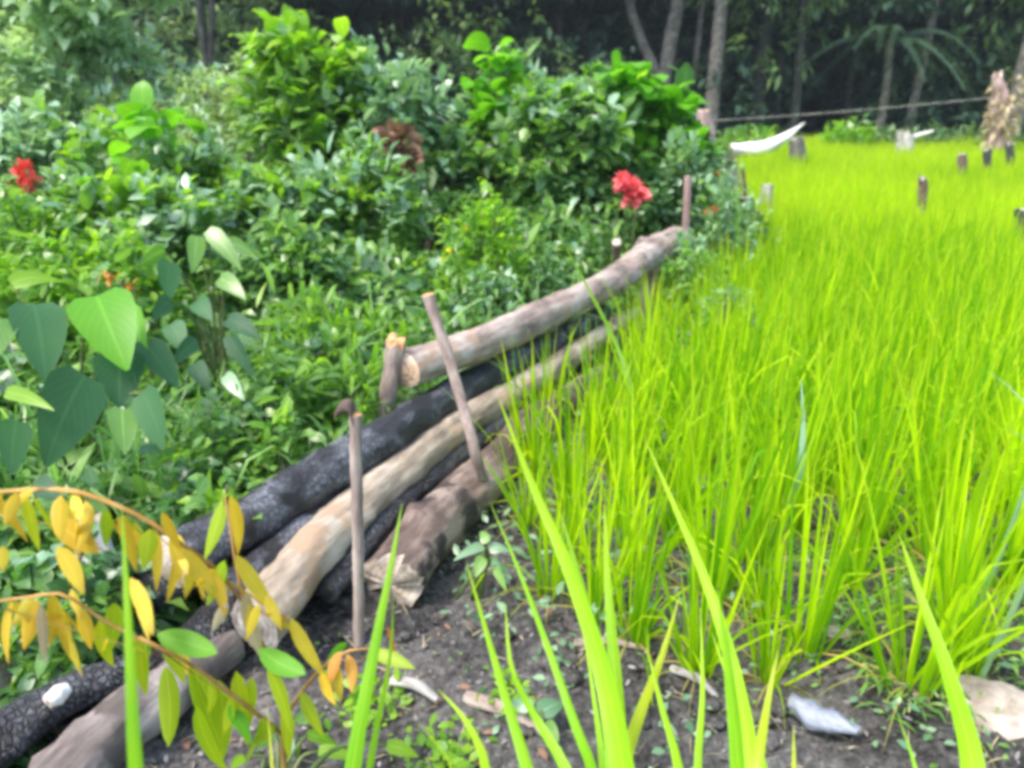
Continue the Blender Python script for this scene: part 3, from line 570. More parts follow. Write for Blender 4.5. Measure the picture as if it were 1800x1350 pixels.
# ------------------------------------------------------------------ shrubs and weeds of the left side
def leafcloud(lv, rg, C, out, per, L, W, prof, droop=.6, rows=3, up=.25, jit=.8, fold=.22):
    K = len(C); n = K*per; O = np.repeat(C, per, 0); od = np.repeat(out, per, 0)
    D = unit(od*.7+rg.normal(size=(n, 3))*jit*.7+[0, 0, up]); O = O+rg.normal(size=(n, 3))*L*.35
    s = rg.uniform(.5, 1.5, n); O[:, 2] = np.maximum(O[:, 2], .02)
    ct = np.repeat(rg.random(K), per)
    lv.add(O, D, L*s, W*s, droop=droop*rg.uniform(.4, 1.4, n), roll=rg.normal(size=n)*.45, prof=prof, rows=rows, fold=fold+rg.normal(size=n)*.1, tint=(ct*.55+rg.random(n)*.45))
def shrub(label, px, Y, top, hw, mat='green', leaf=(.09, .05), prof='oval', tips=260, per=7, depth=None, seed=0, name='shrub', cat='shrub', group=None, extra=None, base=.0, droop=.6, hmul=1., stems=10, low=0.):
    X = PD(px, 400, Y)[0]; zt = PD(px, top, Y)[2]*hmul; gz = float(terrain(X, Y)); rx = hw/FPX*Y*1.02; ry = depth or rx*.8; rg = np.random.default_rng(seed+hash_(label))
    root = empty(name, (X, Y, gz), label, cat, group); h = zt-gz; cz = h*(.5+low*.5); rz = h-cz
    v = rg.normal(size=(tips, 3)); v[:, 2] = v[:, 2]*.9+.25; v = unit(v); ph = rg.uniform(0, 6, 6)
    lump = 1+.17*np.sin(v[:, 0]*4+ph[0])*np.cos(v[:, 1]*4+ph[1])+.13*np.sin(v[:, 2]*6+ph[2]+v[:, 0]*5)
    r = (.45+.55*rg.random(tips)**.45)*lump; C = v*np.array([rx, ry, rz])*r[:, None]+[0, 0, cz]
    lo = v[:, 2] < 0; C[lo, 2] = cz+v[lo, 2]*cz*.95*r[lo]
    sho = (rg.random(tips) < .10) & (v[:, 2] > .1); C[sho] = C[sho]*rg.uniform(1.0, 1.13, sho.sum())[:, None]
    hole = np.sin(C[:, 0]*5/rx**.5+ph[3])*np.cos(C[:, 2]*6+ph[4])+.5*np.sin(C[:, 0]*9+ph[5]); kp = hole > -.95; C[~kp] *= .7
    C[:, 2] = np.maximum(C[:, 2], .03)
    sec = {'green': 'lime', 'dark': 'green', 'blue': 'green', 'lime': 'green', 'olive': 'sage', 'sage': 'pale'}.get(mat); mix = rg.random(tips) < (.28 if sec else 0); LP = prof
    lv = Leaves(); leafcloud(lv, rg, C[~mix], v[~mix], per, leaf[0], leaf[1], prof, droop); lv.build('foliage', M[mat], root)
    if mix.any(): lv = Leaves(); leafcloud(lv, rg, C[mix], v[mix], per, leaf[0]*1.15, leaf[1]*.9, 'lance', droop*1.3); lv.build('lighter_foliage', M[sec], root)
    st = Tubes()
    for i in range(stems):
        c = C[rg.integers(tips)]; st.add([[rg.normal()*.04, rg.normal()*.04, -.03], c*[.45, .45, .55]+rg.normal(size=3)*.04, c], [.016*h**.5, .011, .004], seg=6)
    st.build('stem', M['twig'] if mat in ('dark', 'olive', 'pale') else M['stem'], root)
    if extra:
        for (nm, em, k, eL, eW, epr, sel) in extra:
            idx = np.argsort(-C[:, 2]+rg.normal(size=tips)*.1)[:k] if sel == 'top' else rg.integers(0, tips, k)
            e = Leaves(); leafcloud(e, rg, C[idx]*[1.06, 1.06, 1]+[0, -.02, .03], v[idx], 5, eL, eW, 'oval' if eL > .18 else epr, .5 if eL < .18 else .9, rows=3 if eL < .18 else 7, fold=.12); e.build(nm, M[em], root)
    return root
def hash_(s): 
    h = 0
    for c in s: h = (h*31+ord(c)) % 100003
    return h
NL = ('new_leaves', 'lime', 26, .11, .065, 'oval', 'top')
SH = ('painted_sheen_leaves', 'pale', 75, .10, .05, 'oval', 'top')  # pale leaves mostly on the tops, sky highlights painted as leaf colour
shrub('tall shrub with lime green crown standing left of the centre', 560, 6.9, 62, 92, 'green', (.15, .085), tips=330, per=6, extra=[('new_leaves', 'lime', 36, .19, .10, 'oval', 'top'), ('painted_sheen_leaves', 'pale', 90, .13, .06, 'oval', 'any')], stems=14)
shrub('grey-green shrub with glossy pale leaves between the lime-crowned shrub and the dark vine mound', 700, 7.2, 108, 105, 'blue', (.12, .065), tips=340, per=7, extra=[('painted_sheen_leaves', 'pale', 150, .14, .06, 'oval', 'top'), ('dead_leaves', 'deadleaf', 16, .12, .05, 'oval', 'any')])
shrub('wide dark green vine-covered mound in the centre of the picture', 960, 8.0, 150, 180, 'dark', (.12, .08), 'heart', tips=900, per=7, depth=1.1, extra=[('new_leaves', 'lime', 60, .13, .08, 'heart', 'top'), ('painted_sheen_leaves', 'pale', 190, .14, .07, 'heart', 'top'), ('mid_leaves', 'green', 160, .12, .08, 'heart', 'any')], stems=18)
shrub('narrow broad-leaved sapling sticking up highest above the vine mound', 882, 7.7, 138, 38, 'green', (.18, .13), 'oval', tips=90, per=4, extra=[('new_leaves', 'bigbright', 14, .24, .18, 'oval', 'top')], stems=8)
shrub('broad-leaved sapling with a round head above the right half of the vine mound', 1092, 7.8, 158, 56, 'green', (.19, .14), 'oval', tips=110, per=5, extra=[('new_leaves', 'bigbright', 24, .24, .18, 'oval', 'top')], stems=8)
shrub('rounded broad-leaved bush at the right end of the vine mound', 1180, 7.7, 205, 46, 'dark', (.18, .14), 'oval', tips=110, per=5, extra=[('new_leaves', 'bigbright', 16, .23, .17, 'heart', 'top')])
shrub('low dark bush behind the pink-red flowers', 1080, 7.2, 300, 80, 'dark', (.09, .06), tips=240, per=7)
shrub('weedy bush with glossy leaves below the broad-leaved bush', 1190, 7.3, 262, 52, 'blue', (.10, .05), tips=150, per=6, extra=[SH])
shrub('bright green shrub with two big pale leaves on top, left of the lime-crowned shrub', 340, 6.0, 245, 115, 'green', (.10, .06), tips=320, per=7, extra=[('new_leaves', 'bigbright', 5, .24, .17, 'heart', 'top'), SH])
shrub('mid green bush left of the bush with big pale leaves', 190, 6.3, 262, 125, 'green', (.09, .05), tips=300, per=7, extra=[NL, SH])
shrub('bush with whitish glossy leaves at the upper left edge', 35, 6.6, 205, 120, 'blue', (.12, .06), tips=300, per=7, extra=[('painted_sheen_leaves', 'pale', 130, .15, .07, 'oval', 'top')])
shrub('shrub with silvery arching top leaves below the big pale leaves', 235, 4.7, 345, 130, 'green', (.075, .045), tips=330, per=7, extra=[('painted_sheen_leaves', 'pale', 110, .11, .055, 'lance', 'top'), NL])
shrub('broad light green bush filling the left middle behind the orange withering leaves', 150, 3.9, 400, 150, 'lime', (.07, .035), tips=280, per=7, extra=[('mid_leaves', 'green', 150, .08, .045, 'oval', 'any')])
shrub('light green bushy weed at the left edge below the red leaves', 55, 4.3, 350, 135, 'lime', (.065, .036), tips=320, per=7, extra=[('mid_leaves', 'green', 120, .08, .045, 'oval', 'any')])
shrub('glossy-leaved shrub below the tuft of dead brown leaves', 625, 5.8, 285, 105, 'green', (.10, .055), tips=330, per=7, extra=[('painted_sheen_leaves', 'pale', 130, .12, .05, 'oval', 'top')])
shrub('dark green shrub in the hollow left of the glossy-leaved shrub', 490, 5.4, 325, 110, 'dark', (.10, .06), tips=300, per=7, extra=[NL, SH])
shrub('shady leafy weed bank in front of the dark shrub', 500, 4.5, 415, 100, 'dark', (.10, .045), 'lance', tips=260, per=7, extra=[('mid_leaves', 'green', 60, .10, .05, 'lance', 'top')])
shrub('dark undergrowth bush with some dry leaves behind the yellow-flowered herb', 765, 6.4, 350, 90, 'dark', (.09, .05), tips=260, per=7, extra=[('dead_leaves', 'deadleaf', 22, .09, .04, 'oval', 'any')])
shrub('wispy olive green bush far behind the lime-crowned shrub', 405, 9.6, 118, 125, 'olive', (.10, .03), 'lance', tips=420, per=8, extra=[('painted_sheen_leaves', 'pale', 50, .12, .04, 'lance', 'any')])
shrub('hazy pale bush behind the upper left edge bush', 240, 10.2, 150, 150, 'olive', (.12, .05), tips=420, per=8, extra=[('painted_sheen_leaves', 'pale', 190, .13, .05, 'oval', 'top')])
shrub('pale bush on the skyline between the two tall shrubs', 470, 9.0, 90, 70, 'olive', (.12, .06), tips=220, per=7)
shrub('light feathery weed right of the far end of the top log', 1215, 6.0, 420, 42, 'blue', (.07, .03), 'lance', tips=110, per=6)
shrub('small leafy weed between the logs and the rice, near the far log end', 1260, 5.2, 500, 40, 'green', (.06, .03), tips=90, per=6)
# herb with yellow flowers
h = shrub('slender light green herb with tiny yellow flowers in front of the vine mound', 850, 5.0, 350, 70, 'lime', (.075, .032), 'lance', tips=230, per=6, name='herb', cat='herb', stems=16)
def flower_at(lv, rg, c, n, L, W, up=(0, -.5, .5)):
    D = unit(rg.normal(size=(n, 3))+np.array(up)); lv.add(np.repeat(np.array(c)[None], n, 0)+D*.2*L, D, L*rg.uniform(.7, 1.2, n), W, droop=.3, roll=rg.normal(size=n), prof='oval', rows=3, tint=rg.random(n))
rgf = np.random.default_rng(77); fl = Leaves()
for (x, y, Y) in ((792, 440, 4.8), (780, 458, 4.9), (820, 400, 5.0), (905, 430, 5.0), (870, 395, 5.1), (845, 470, 4.9)): flower_at(fl, rgf, PD(x, y, Y)-np.array(h.location), 8, .022, .014)
fl.build('flower', M['petal'], h)
# flowers and coloured leaf clusters, each on its own stalk
def flower_plant(label, name, cat, heads, mat, L, W, n, stalk=True, group=None, seed=0):
    rg = np.random.default_rng(seed); H = [PD(*p) for p in heads]; b = np.mean(H, 0)*[1, 1, 0]+[0, .15, 0]; b[2] = float(terrain(b[0], b[1]))
    t = empty(name, b, label, cat, group); st = Tubes()
    for i, c in enumerate(H):
        q = c-b; l = Leaves(); flower_at(l, rg, q, n, L, W); l.build('flower_head', M[mat], t)
        st.add([[rg.normal()*.03, rg.normal()*.03, -.02], q*.55+rg.normal(size=3)*.05, q+[0, .01, -.01]], [.009, .007, .004], seg=6)
    st.build('stem', M['stem'], t)
    l = Leaves(); k = 30; O = np.stack([rg.normal(size=k)*.08, rg.normal(size=k)*.08, rg.uniform(.05, .9, k)*(H[0][2]-b[2])], 1); l.add(O, rg.normal(size=(k, 3))+[0, 0, .2], .10, .05, droop=.6, roll=rg.normal(size=k)*.4, prof='oval', rows=3, tint=rg.random(k)); l.build('foliage', M['green'], t)
    return t
flower_plant('plant with pink-red flower heads at the right foot of the vine mound', 'flowering_plant', 'flowering plant', [(1102, 334, 6.6), (1118, 340, 6.6), (1108, 348, 6.6), (1126, 348, 6.6), (1112, 330, 6.62), (1092, 314, 6.6)], 'pink', .085, .075, 22, seed=1)
flower_plant('plant with red leaf heads at the upper left edge', 'flowering_plant', 'flowering plant', [(45, 300, 4.9), (60, 318, 4.9), (45, 328, 4.9), (38, 312, 4.9)], 'red', .07, .036, 14, seed=2)
flower_plant('small red flower head beside the thin post at the field edge', 'flowering_plant', 'flowering plant', [(1254, 369, 6.8), (1246, 374, 6.8)], 'red', .045, .03, 12, seed=3)
flower_plant('salmon red flower head right of the blackened post', 'flowering_plant', 'flowering plant', [(1332, 380, 7.0), (1322, 386, 7.0)], 'red', .04, .028, 10, seed=4)
flower_plant('small orange flower head above the red one at the field edge', 'flowering_plant', 'flowering plant', [(1258, 302, 7.6), (1264, 310, 7.6)], 'orange', .045, .03, 12, seed=5)
flower_plant('low plant with orange withering leaves above the big dark leaves', 'flowering_plant', 'flowering plant', [(185, 492, 3.3), (232, 502, 3.3), (205, 488, 3.35)], 'orange', .035, .016, 8, seed=6)
flower_plant('hanging tuft of dead brown leaves on the glossy pale shrub', 'dead_branch', 'dead branch', [(705, 262, 6.0), (718, 285, 6.0), (700, 300, 6.0), (690, 240, 6.05), (712, 245, 6.0)], 'deadleaf', .13, .07, 22, seed=7)
# individual weeds on the bank right behind the pile
for (x, Y, top, hw, m, lf, pf, lb) in [
    (470, 3.0, 640, 60, 'green', (.075, .042), 'oval', 'leafy weed behind the black charred log, left of the short stout stake'),
    (560, 3.5, 590, 60, 'dark', (.08, .05), 'oval', 'dark weed tuft between the fallen grey branch and the black log'),
    (610, 3.2, 640, 40, 'green', (.14, .022), 'lance', 'narrow-leaved weed directly left of the short stout stake'),
    (520, 3.8, 540, 55, 'green', (.15, .025), 'lance', 'long-leaved weed under the fallen grey branch'),
    (650, 3.9, 545, 50, 'lime', (.10, .02), 'lance', 'light green feathery weed beside the dry sticks'),
    (380, 2.7, 690, 60, 'dark', (.06, .04), 'oval', 'low dark weed below the plant with ovate leaves'),
    (300, 2.5, 760, 60, 'green', (.05, .034), 'oval', 'small round-leaved weed beneath the heart-shaped leaves'),
    (440, 2.6, 745, 50, 'green', (.055, .034), 'oval', 'round-leaved creeper touching the near half of the black log'),
    (860, 4.6, 470, 50, 'blue', (.07, .03), 'lance', 'blue-green weed at the foot of the yellow-flowered herb'),
    (960, 5.0, 455, 45, 'dark', (.07, .04), 'oval', 'dark weed leaning over the middle of the top log'),
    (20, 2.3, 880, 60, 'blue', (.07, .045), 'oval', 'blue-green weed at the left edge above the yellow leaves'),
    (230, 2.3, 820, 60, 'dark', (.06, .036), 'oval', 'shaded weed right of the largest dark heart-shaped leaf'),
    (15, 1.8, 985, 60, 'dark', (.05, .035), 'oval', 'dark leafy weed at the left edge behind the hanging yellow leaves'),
    (330, 2.15, 860, 60, 'green', (.05, .03), 'oval', 'small weed above the pale splintered stump')]:
    shrub(lb, x, Y, top, hw, m, lf, pf, tips=75, per=6, name='weed', cat='weed', group='weeds behind the log pile', stems=7, depth=.18)
# whitish and feathery weeds at the field edge
for k, (x, Y, top, hw, m, lb) in enumerate([
    (1240, 8.2, 262, 45, 'pale', 'pale feathery weed by the bleached curved branch'), (1285, 6.4, 330, 45, 'blue', 'blue-green weed below the red flower head'),
    (1325, 6.9, 372, 40, 'dark', 'dark small weed by the salmon red flower'), (1230, 5.5, 440, 45, 'green', 'thin upright green weed between top log and rice'),
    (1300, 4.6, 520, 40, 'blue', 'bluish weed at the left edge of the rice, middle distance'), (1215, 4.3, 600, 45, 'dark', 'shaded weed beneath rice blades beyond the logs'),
    (1290, 22, 238, 70, 'green', 'green plant clump beside the bleached curved branch'), (1465, 25, 224, 40, 'lime', 'bright lime plant rising above the far end of the rice'), (1560, 26, 232, 60, 'forest_lit', 'low bush before the forest at the far field end'), (1690, 26, 228, 90, 'forest_lit', 'dark leafy bush left of the shaggy dead trunk')]):
    far = Y > 15
    shrub(lb, x, Y, top, hw, m, (.28, .12) if far else (.07, .032), 'lance', tips=90 if far else 120, per=6, name='weed', cat='weed', group='weeds at the field edge', stems=6)

# plant with large ovate leaves, and the big-leaved plant at the left
def leafy_hand(label, name, cat, root, leaves, mats):
    root = np.array(root, float); t = empty(name, root, label, cat); by = {}; st = Tubes(); rg = np.random.default_rng(hash_(label))
    for (bx, by_, Y, tx, ty, Y2, wpx, mat) in leaves:
        a, b = PD(bx, by_, Y), PD(tx, ty, Y2); d = np.linalg.norm(b-a); w = wpx/FPX*math.hypot(Y, 1)*.74
        l = Leaves(); dr = unit(b-a)
        view = unit(a-np.array([0, 0, CAMH])); S0 = np.cross(dr, [0, 0, 1.]); S0 = unit(S0); N0 = np.cross(S0, dr); S1 = unit(np.cross(dr, view)); roll = math.atan2(float(S1@N0), float(S1@S0))
        if math.cos(roll) < 0: roll += math.pi
        l.add(a[None]-root, dr+np.array([0, 0, .25]), d*.95, w*.9, droop=.5, curl=rg.normal()*.25, roll=roll+rg.normal()*.25, prof='heart', rows=12, fold=.2, tint=rg.random()); l.build('leaf', M[mat], t)
        st.add([[rg.normal()*.03, rg.normal()*.03, -.02], (a-root)*[.5, .5, .75]+[0, .05, 0], a-root], [.008, .006, .003], seg=6)
    st.build('stem', M['stem'], t); return t
b0 = P(110, 900, 0)
leafy_hand('plant with very large heart-shaped leaves, one bright green, left of the log pile', 'broad_leaved_plant', 'plant', b0+[0, .12, 0], [
    (170, 520, 2.55, 215, 655, 2.3, 150, 'bigbright'), (60, 535, 2.5, 95, 672, 2.3, 125, 'bigleaf'), (150, 660, 2.3, 75, 830, 2.1, 150, 'bigleaf'),
    (210, 620, 2.5, 215, 720, 2.35, 120, 'bigleaf'), (250, 690, 2.3, 300, 790, 2.2, 90, 'bigleaf'), (215, 720, 2.3, 220, 800, 2.15, 75, 'green'), (225, 540, 2.7, 285, 655, 2.5, 55, 'bigbright'),
    (255, 600, 2.6, 300, 690, 2.45, 80, 'bigleaf'), (10, 690, 2.2, 92, 720, 2.1, 40, 'lime'), (30, 740, 2.2, 15, 840, 2.1, 80, 'bigleaf'), (0, 560, 2.4, -15, 660, 2.2, 90, 'green'), (60, 850, 2.0, 110, 880, 1.95, 60, 'bigleaf'), (20, 500, 2.9, 110, 470, 3.0, 50, 'lime')], None)
leafy_hand('upright plant with many medium ovate leaves right of the large heart-shaped leaves', 'broad_leaved_plant', 'plant', P(380, 770, 0)+[0, .1, 0], [
    (345, 415, 3.2, 350, 485, 3.1, 45, 'green'), (365, 405, 3.2, 430, 478, 3.1, 46, 'green'), (300, 460, 3.1, 285, 530, 3.0, 62, 'bigleaf'), (385, 490, 3.1, 440, 520, 3.0, 50, 'green'), (345, 530, 3.0, 375, 562, 2.9, 52, 'bigleaf'),
    (400, 560, 2.95, 458, 600, 2.85, 52, 'bigleaf'), (300, 570, 2.9, 330, 620, 2.8, 60, 'bigleaf'), (400, 590, 2.9, 445, 668, 2.8, 44, 'bigleaf'), (340, 640, 2.8, 370, 690, 2.7, 50, 'bigleaf'), (395, 660, 2.8, 430, 705, 2.7, 40, 'blue'),
    (300, 530, 3, 260, 560, 2.9, 48, 'bigleaf'), (290, 440, 3.2, 240, 470, 3.1, 50, 'green'), (400, 430, 3.3, 460, 440, 3.2, 40, 'green'), (345, 600, 2.85, 300, 640, 2.75, 45, 'bigleaf')], None)
leafy_hand('small blue-green weed at the foot of the lowest log', 'broad_leaved_plant', 'plant', P(850, 1045, 0), [
    (850, 960, 2.1, 800, 985, 2.0, 30, 'blue'), (855, 955, 2.1, 850, 925, 2.15, 30, 'green'), (860, 965, 2.1, 900, 960, 2.1, 32, 'blue'), (850, 980, 2.05, 830, 1015, 2.0, 34, 'green'), (865, 985, 2.05, 890, 1010, 2.0, 30, 'blue'), (870, 1000, 2.0, 895, 1040, 1.95, 26, 'green')], None)
leafy_hand('pale green seedling at the bottom between the yellow leaves and the soil', 'broad_leaved_plant', 'plant', P(480, 1420, 0), [
    (480, 1290, 1.5, 450, 1320, 1.45, 36, 'green'), (500, 1285, 1.5, 520, 1340, 1.45, 34, 'pale'), (540, 1290, 1.5, 600, 1310, 1.5, 34, 'lime'), (560, 1320, 1.45, 640, 1335, 1.45, 40, 'lime'), (680, 1310, 1.4, 740, 1330, 1.4, 40, 'lime'), (520, 1270, 1.55, 560, 1240, 1.6, 30, 'green'), (430, 1330, 1.4, 400, 1350, 1.4, 30, 'lime')], None)
leafy_hand('low broad grey-green leaf plant in the middle of the foreground soil', 'broad_leaved_plant', 'plant', P(940, 1290, 0), [
    (930, 1250, 1.55, 905, 1215, 1.6, 50, 'blue'), (950, 1255, 1.55, 990, 1225, 1.6, 60, 'blue'), (955, 1275, 1.5, 985, 1300, 1.45, 50, 'green')], None)

# ------------------------------------------------------------------ yellowing sapling in the lower left foreground
def sapling():
    root = P(520, 1480, 0); t = empty('sapling', root, 'young sapling with hanging yellow and yellow-green leaves in the lower left foreground', 'sapling')
    R0 = root; st = Tubes()
    def br(pts, r): st.add([PD(*p)-R0 for p in pts], r, seg=7)
    st.add([[0, 0, -.02], PD(500, 1350, 1.28)-R0, PD(490, 1200, 1.25)-R0, PD(430, 1060, 1.25)-R0, PD(395, 870, 1.3)-R0], [.008, .006, .005, .004, .0015], seg=8)
    br([(510, 1300, 1.27), (420, 1230, 1.18), (330, 1165, 1.12), (245, 1120, 1.1)], [.0045, .0045, .004, .003])
    br([(440, 1080, 1.25), (390, 1010, 1.22), (310, 950, 1.16), (240, 905, 1.15), (120, 862, 1.15), (-40, 868, 1.15)], [.003, .004, .004, .0045, .0045, .003])
    br([(340, 1170, 1.12), (190, 1095, 1.1), (110, 1045, 1.08), (50, 1050, 1.08), (-30, 1060, 1.08)], [.002, .003, .003, .003, .002])
    br([(500, 1260, 1.27), (560, 1180, 1.24), (610, 1145, 1.24), (660, 1140, 1.25)], [.004, .004, .003, .002])
    br([(430, 1060, 1.25), (470, 1080, 1.22), (510, 1085, 1.2)], [.003, .003, .002])
    st.build('branches', M['yelstem'], t)
    Yl = [  # base x,y -> tip x,y, width px, material, depth
      (108,870,90,950,28,'yellow'),(92,905,155,985,42,'yellow'),(128,868,140,915,22,'yellow'),(100,960,155,1040,34,'yellow'),(285,900,315,970,20,'yellow'),(305,935,332,1005,26,'yellow'),
      (262,930,262,1000,34,'yellowgreen'),(390,880,372,985,30,'yellowgreen'),(405,870,435,975,30,'yellow'),(395,985,362,1065,34,'yellowgreen'),(392,1020,395,1095,20,'straw'),(415,975,480,1085,32,'yellow'),(432,1040,435,1165,34,'straw'),
      (465,1045,500,1105,24,'yellow'),(510,1085,560,1200,30,'yellow'),(228,1015,275,1110,32,'yellow'),(235,1040,280,1115,20,'yellow'),(65,1055,45,1140,34,'yellow'),(90,1045,118,1130,26,'yellow'),(70,1060,85,1165,20,'straw'),(125,1035,140,1085,16,'yellow'),
      (105,1090,140,1190,20,'yellow'),(200,1060,205,1140,34,'yellowgreen'),(245,1120,250,1225,32,'yellowgreen'),(290,1170,318,1305,42,'yellowgreen'),(275,1115,380,1140,46,'bigbright'),(335,1165,385,1330,40,'yellowgreen'),(385,1195,410,1335,44,'yellowgreen'),
      (415,1180,435,1310,38,'yellowgreen'),(345,1240,365,1380,32,'yellowgreen'),(455,1140,520,1200,44,'bigbright'),(470,1170,530,1280,30,'yellowgreen'),(440,1190,455,1270,24,'yellowgreen'),(600,1145,560,1200,26,'orange'),(610,1150,640,1210,28,'orange'),
      (650,1145,730,1165,32,'yellowgreen'),(680,1100,705,1150,14,'orange'),(350,985,352,1055,16,'yellow'),(5,960,2,1005,22,'yellow'),(330,960,345,1060,14,'yellow'),(565,1180,575,1240,22,'yellow'),(400,1060,372,1110,22,'straw'),(610,1130,560,1160,20,'bigbright'),(60,860,-10,905,18,'yellow'),(300,1130,345,1190,34,'yellow'),
      (150,880,175,960,26,'yellow'),(185,895,190,960,22,'yellowgreen'),(215,905,240,975,24,'yellow'),(345,975,325,1050,26,'yellow'),(30,865,15,925,24,'yellow'),(140,1070,165,1140,26,'yellow'),(175,1090,180,1180,30,'yellowgreen'),(420,1215,395,1290,34,'yellowgreen'),(360,1185,340,1270,36,'yellowgreen'),(505,1240,495,1330,34,'yellowgreen'),(530,1215,560,1300,28,'yellowgreen'),(585,1160,600,1235,26,'yellow'),(265,1130,225,1180,32,'bigbright'),(400,1240,450,1300,32,'bigbright'),(378,1000,345,1030,18,'yellow'),(455,1062,430,1125,22,'yellow'),(60,1050,20,1100,22,'yellow')]
    rg = np.random.default_rng(5); by = {}
    for (bx, by_, tx, ty, w_, mt) in Yl:
        Y = 1.12+.09*(bx/500)+rg.normal()*.03; a, b = PD(bx, by_, Y), PD(tx, ty, Y-.02+rg.normal()*.03); l = by.setdefault(mt, Leaves()); d = unit(b-a)
        view = unit(a-np.array([0, 0, CAMH])); S0 = np.cross(d, [0, 0, 1.]); S0 = unit(S0) if np.linalg.norm(S0) > .05 else np.array([1., 0, 0]); N0 = np.cross(S0, d); S1 = unit(np.cross(d, view)); roll = math.atan2(float(S1@N0), float(S1@S0))
        l.add(a[None]-R0, d, np.linalg.norm(b-a)*1.02, w_/FPX*1.25*1.02, droop=.12, roll=roll+rg.normal()*.3, prof='lance' if w_ < 42 else 'oval', rows=8, fold=.28, tint=rg.random(), curl=rg.normal()*.3)
    for (p0, p1, p2, k) in (((-20, 868), (120, 862), (300, 945), 14), ((0, 1058), (110, 1045), (330, 1165), 12), ((300, 950), (400, 1020), (470, 1080), 10), ((330, 1165), (420, 1230), (500, 1290), 8)):
        for q in range(k):
            f = rg.random(); x = (1-f)**2*p0[0]+2*f*(1-f)*p1[0]+f*f*p2[0]; y = (1-f)**2*p0[1]+2*f*(1-f)*p1[1]+f*f*p2[1]; Y = 1.12+.09*(x/500)+rg.normal()*.02
            a = PD(x, y, Y); d = unit(np.array([rg.normal()*.28+.12, rg.normal()*.3, -1.])); mt = 'yellow' if y < 1120 and rg.random() < .8 else 'yellowgreen'
            by.setdefault(mt, Leaves()).add(a[None]-R0, d, rg.uniform(.06, .11), rg.uniform(.016, .026), droop=.1, roll=rg.uniform(-1.3, 1.3), prof='lance', rows=8, fold=.28, tint=rg.random(), curl=rg.normal()*.3)
    names = {'yellow': 'yellow_leaves', 'yellowgreen': 'yellow_green_leaves', 'straw': 'pale_leaves', 'orange': 'orange_leaves', 'bigbright': 'green_leaves'}
    for k_, l in by.items(): l.build(names[k_], M[k_], t)
sapling()

# ------------------------------------------------------------------ ground cover, litter
def pile_edge(Y): return np.interp(Y, [1.0, 1.5, 1.9, 3.0, 4.5, 6.5, 8, 12, 16, 24, 32], [-1.15, -1.05, -.98, -.42, .35, 1.5, 2.5, 3.6, 4.6, 6.7, 8.8])
def cover(name, label, n, ymin, ymax, xmin, mats, L, W, prof, hfun, seed, xmaxfun=pile_edge, off=-.10, per=1, droop=.6, rows=3, up=.5):
    rg = np.random.default_rng(seed); Y = ymin+(ymax-ymin)*rg.random(n)**1.4; hi = xmaxfun(Y)+off; lo = np.maximum(xmin, -.75*Y-1.0); X = lo+(hi-lo)*rg.random(n)
    C = np.stack([X, Y, terrain(X, Y)+hfun(X, Y)*rg.random(n)**.6+.01], 1)
    l = Leaves(); sc = 1+.05*Y; D = unit(rg.normal(size=(n, 3))+[0, 0, up]); s = rg.uniform(.6, 1.3, n)*sc
    l.add(C, D, L*s, W*s, droop=droop*rg.uniform(.3, 1.5, n), roll=rg.normal(size=n)*.5, prof=prof, rows=rows, fold=.2, tint=rg.random(n))
    return tag(l.build(name, M[mats]), label, 'ground cover', kind='stuff')
hump = lambda X, Y: (.16+.085*Y).clip(0, .8)*(.62+.38*np.sin(X*2.3+1)*np.cos(Y*1.9))*np.clip((pile_edge(Y)-X)/.6, .42, 1)
cover('undergrowth', 'small-leaved dark green ground cover between the shrubs', 34000, 1.3, 16, -14, 'dark', .055, .032, 'oval', hump, 1)
cover('undergrowth', 'mid green leafy ground cover between the shrubs', 34000, 1.6, 16, -14, 'green', .065, .034, 'oval', hump, 2)
cover('undergrowth', 'light lime sprigs of ground cover between the shrubs', 9000, 1.8, 16, -14, 'lime', .06, .028, 'oval', hump, 9)
cover('tangle', 'tangled long-leaved weeds filling the bank behind the log pile', 20000, 1.7, 11, -9, 'green', .12, .040, 'lance', lambda X, Y: hump(X, Y)*1.15, 31, droop=.9, up=.7)
cover('tangle', 'dark broad leaves of creepers among the bank weeds', 12000, 1.7, 11, -9, 'dark', .10, .07, 'heart', lambda X, Y: hump(X, Y)*1.05, 32, droop=.7)
cover('tangle', 'glossy leaves coloured pale as if catching light among the bank weeds', 1700, 1.9, 12, -9, 'pale', .10, .04, 'oval', lambda X, Y: hump(X, Y)*1.25, 33, droop=.8)
cover('weeds', 'light green feathery grass behind the log pile', 2600, 2.3, 7, -3, 'grassy', .34, .015, 'blade', lambda X, Y: .3+0*X, 3, droop=1.1, rows=4, up=1.0)
cover('weeds', 'pale lit grass stalks behind the log pile', 1800, 2.4, 6.5, -2.6, 'grassy', .30, .008, 'blade', lambda X, Y: .25+0*X, 4, droop=1.3, rows=5, up=.9)
def scatter_poly(name, label, n, box, mat, L, W, prof, seed, hz=.01, droop=.3, up=.1, kind='stuff', rows=3, test=None):
    rg = np.random.default_rng(seed); X = rg.uniform(box[0], box[1], n); Y = rg.uniform(box[2], box[3], n)
    if test is not None: k = test(X, Y, rg); X = X[k]; Y = Y[k]; n = len(X)
    C = np.stack([X, Y, terrain(X, Y)+hz*rg.random(n)+.004], 1); l = Leaves(); s = rg.uniform(.4, 1.3, n)
    D = unit(rg.normal(size=(n, 3))*[1, 1, .25]+[0, 0, up]); l.add(C, D, L*s, W*s, droop=droop, roll=rg.normal(size=n)*.4, prof=prof, rows=rows, fold=.15, tint=rg.random(n))
    return tag(l.build(name, M[mat]), label, 'ground litter', kind=kind)
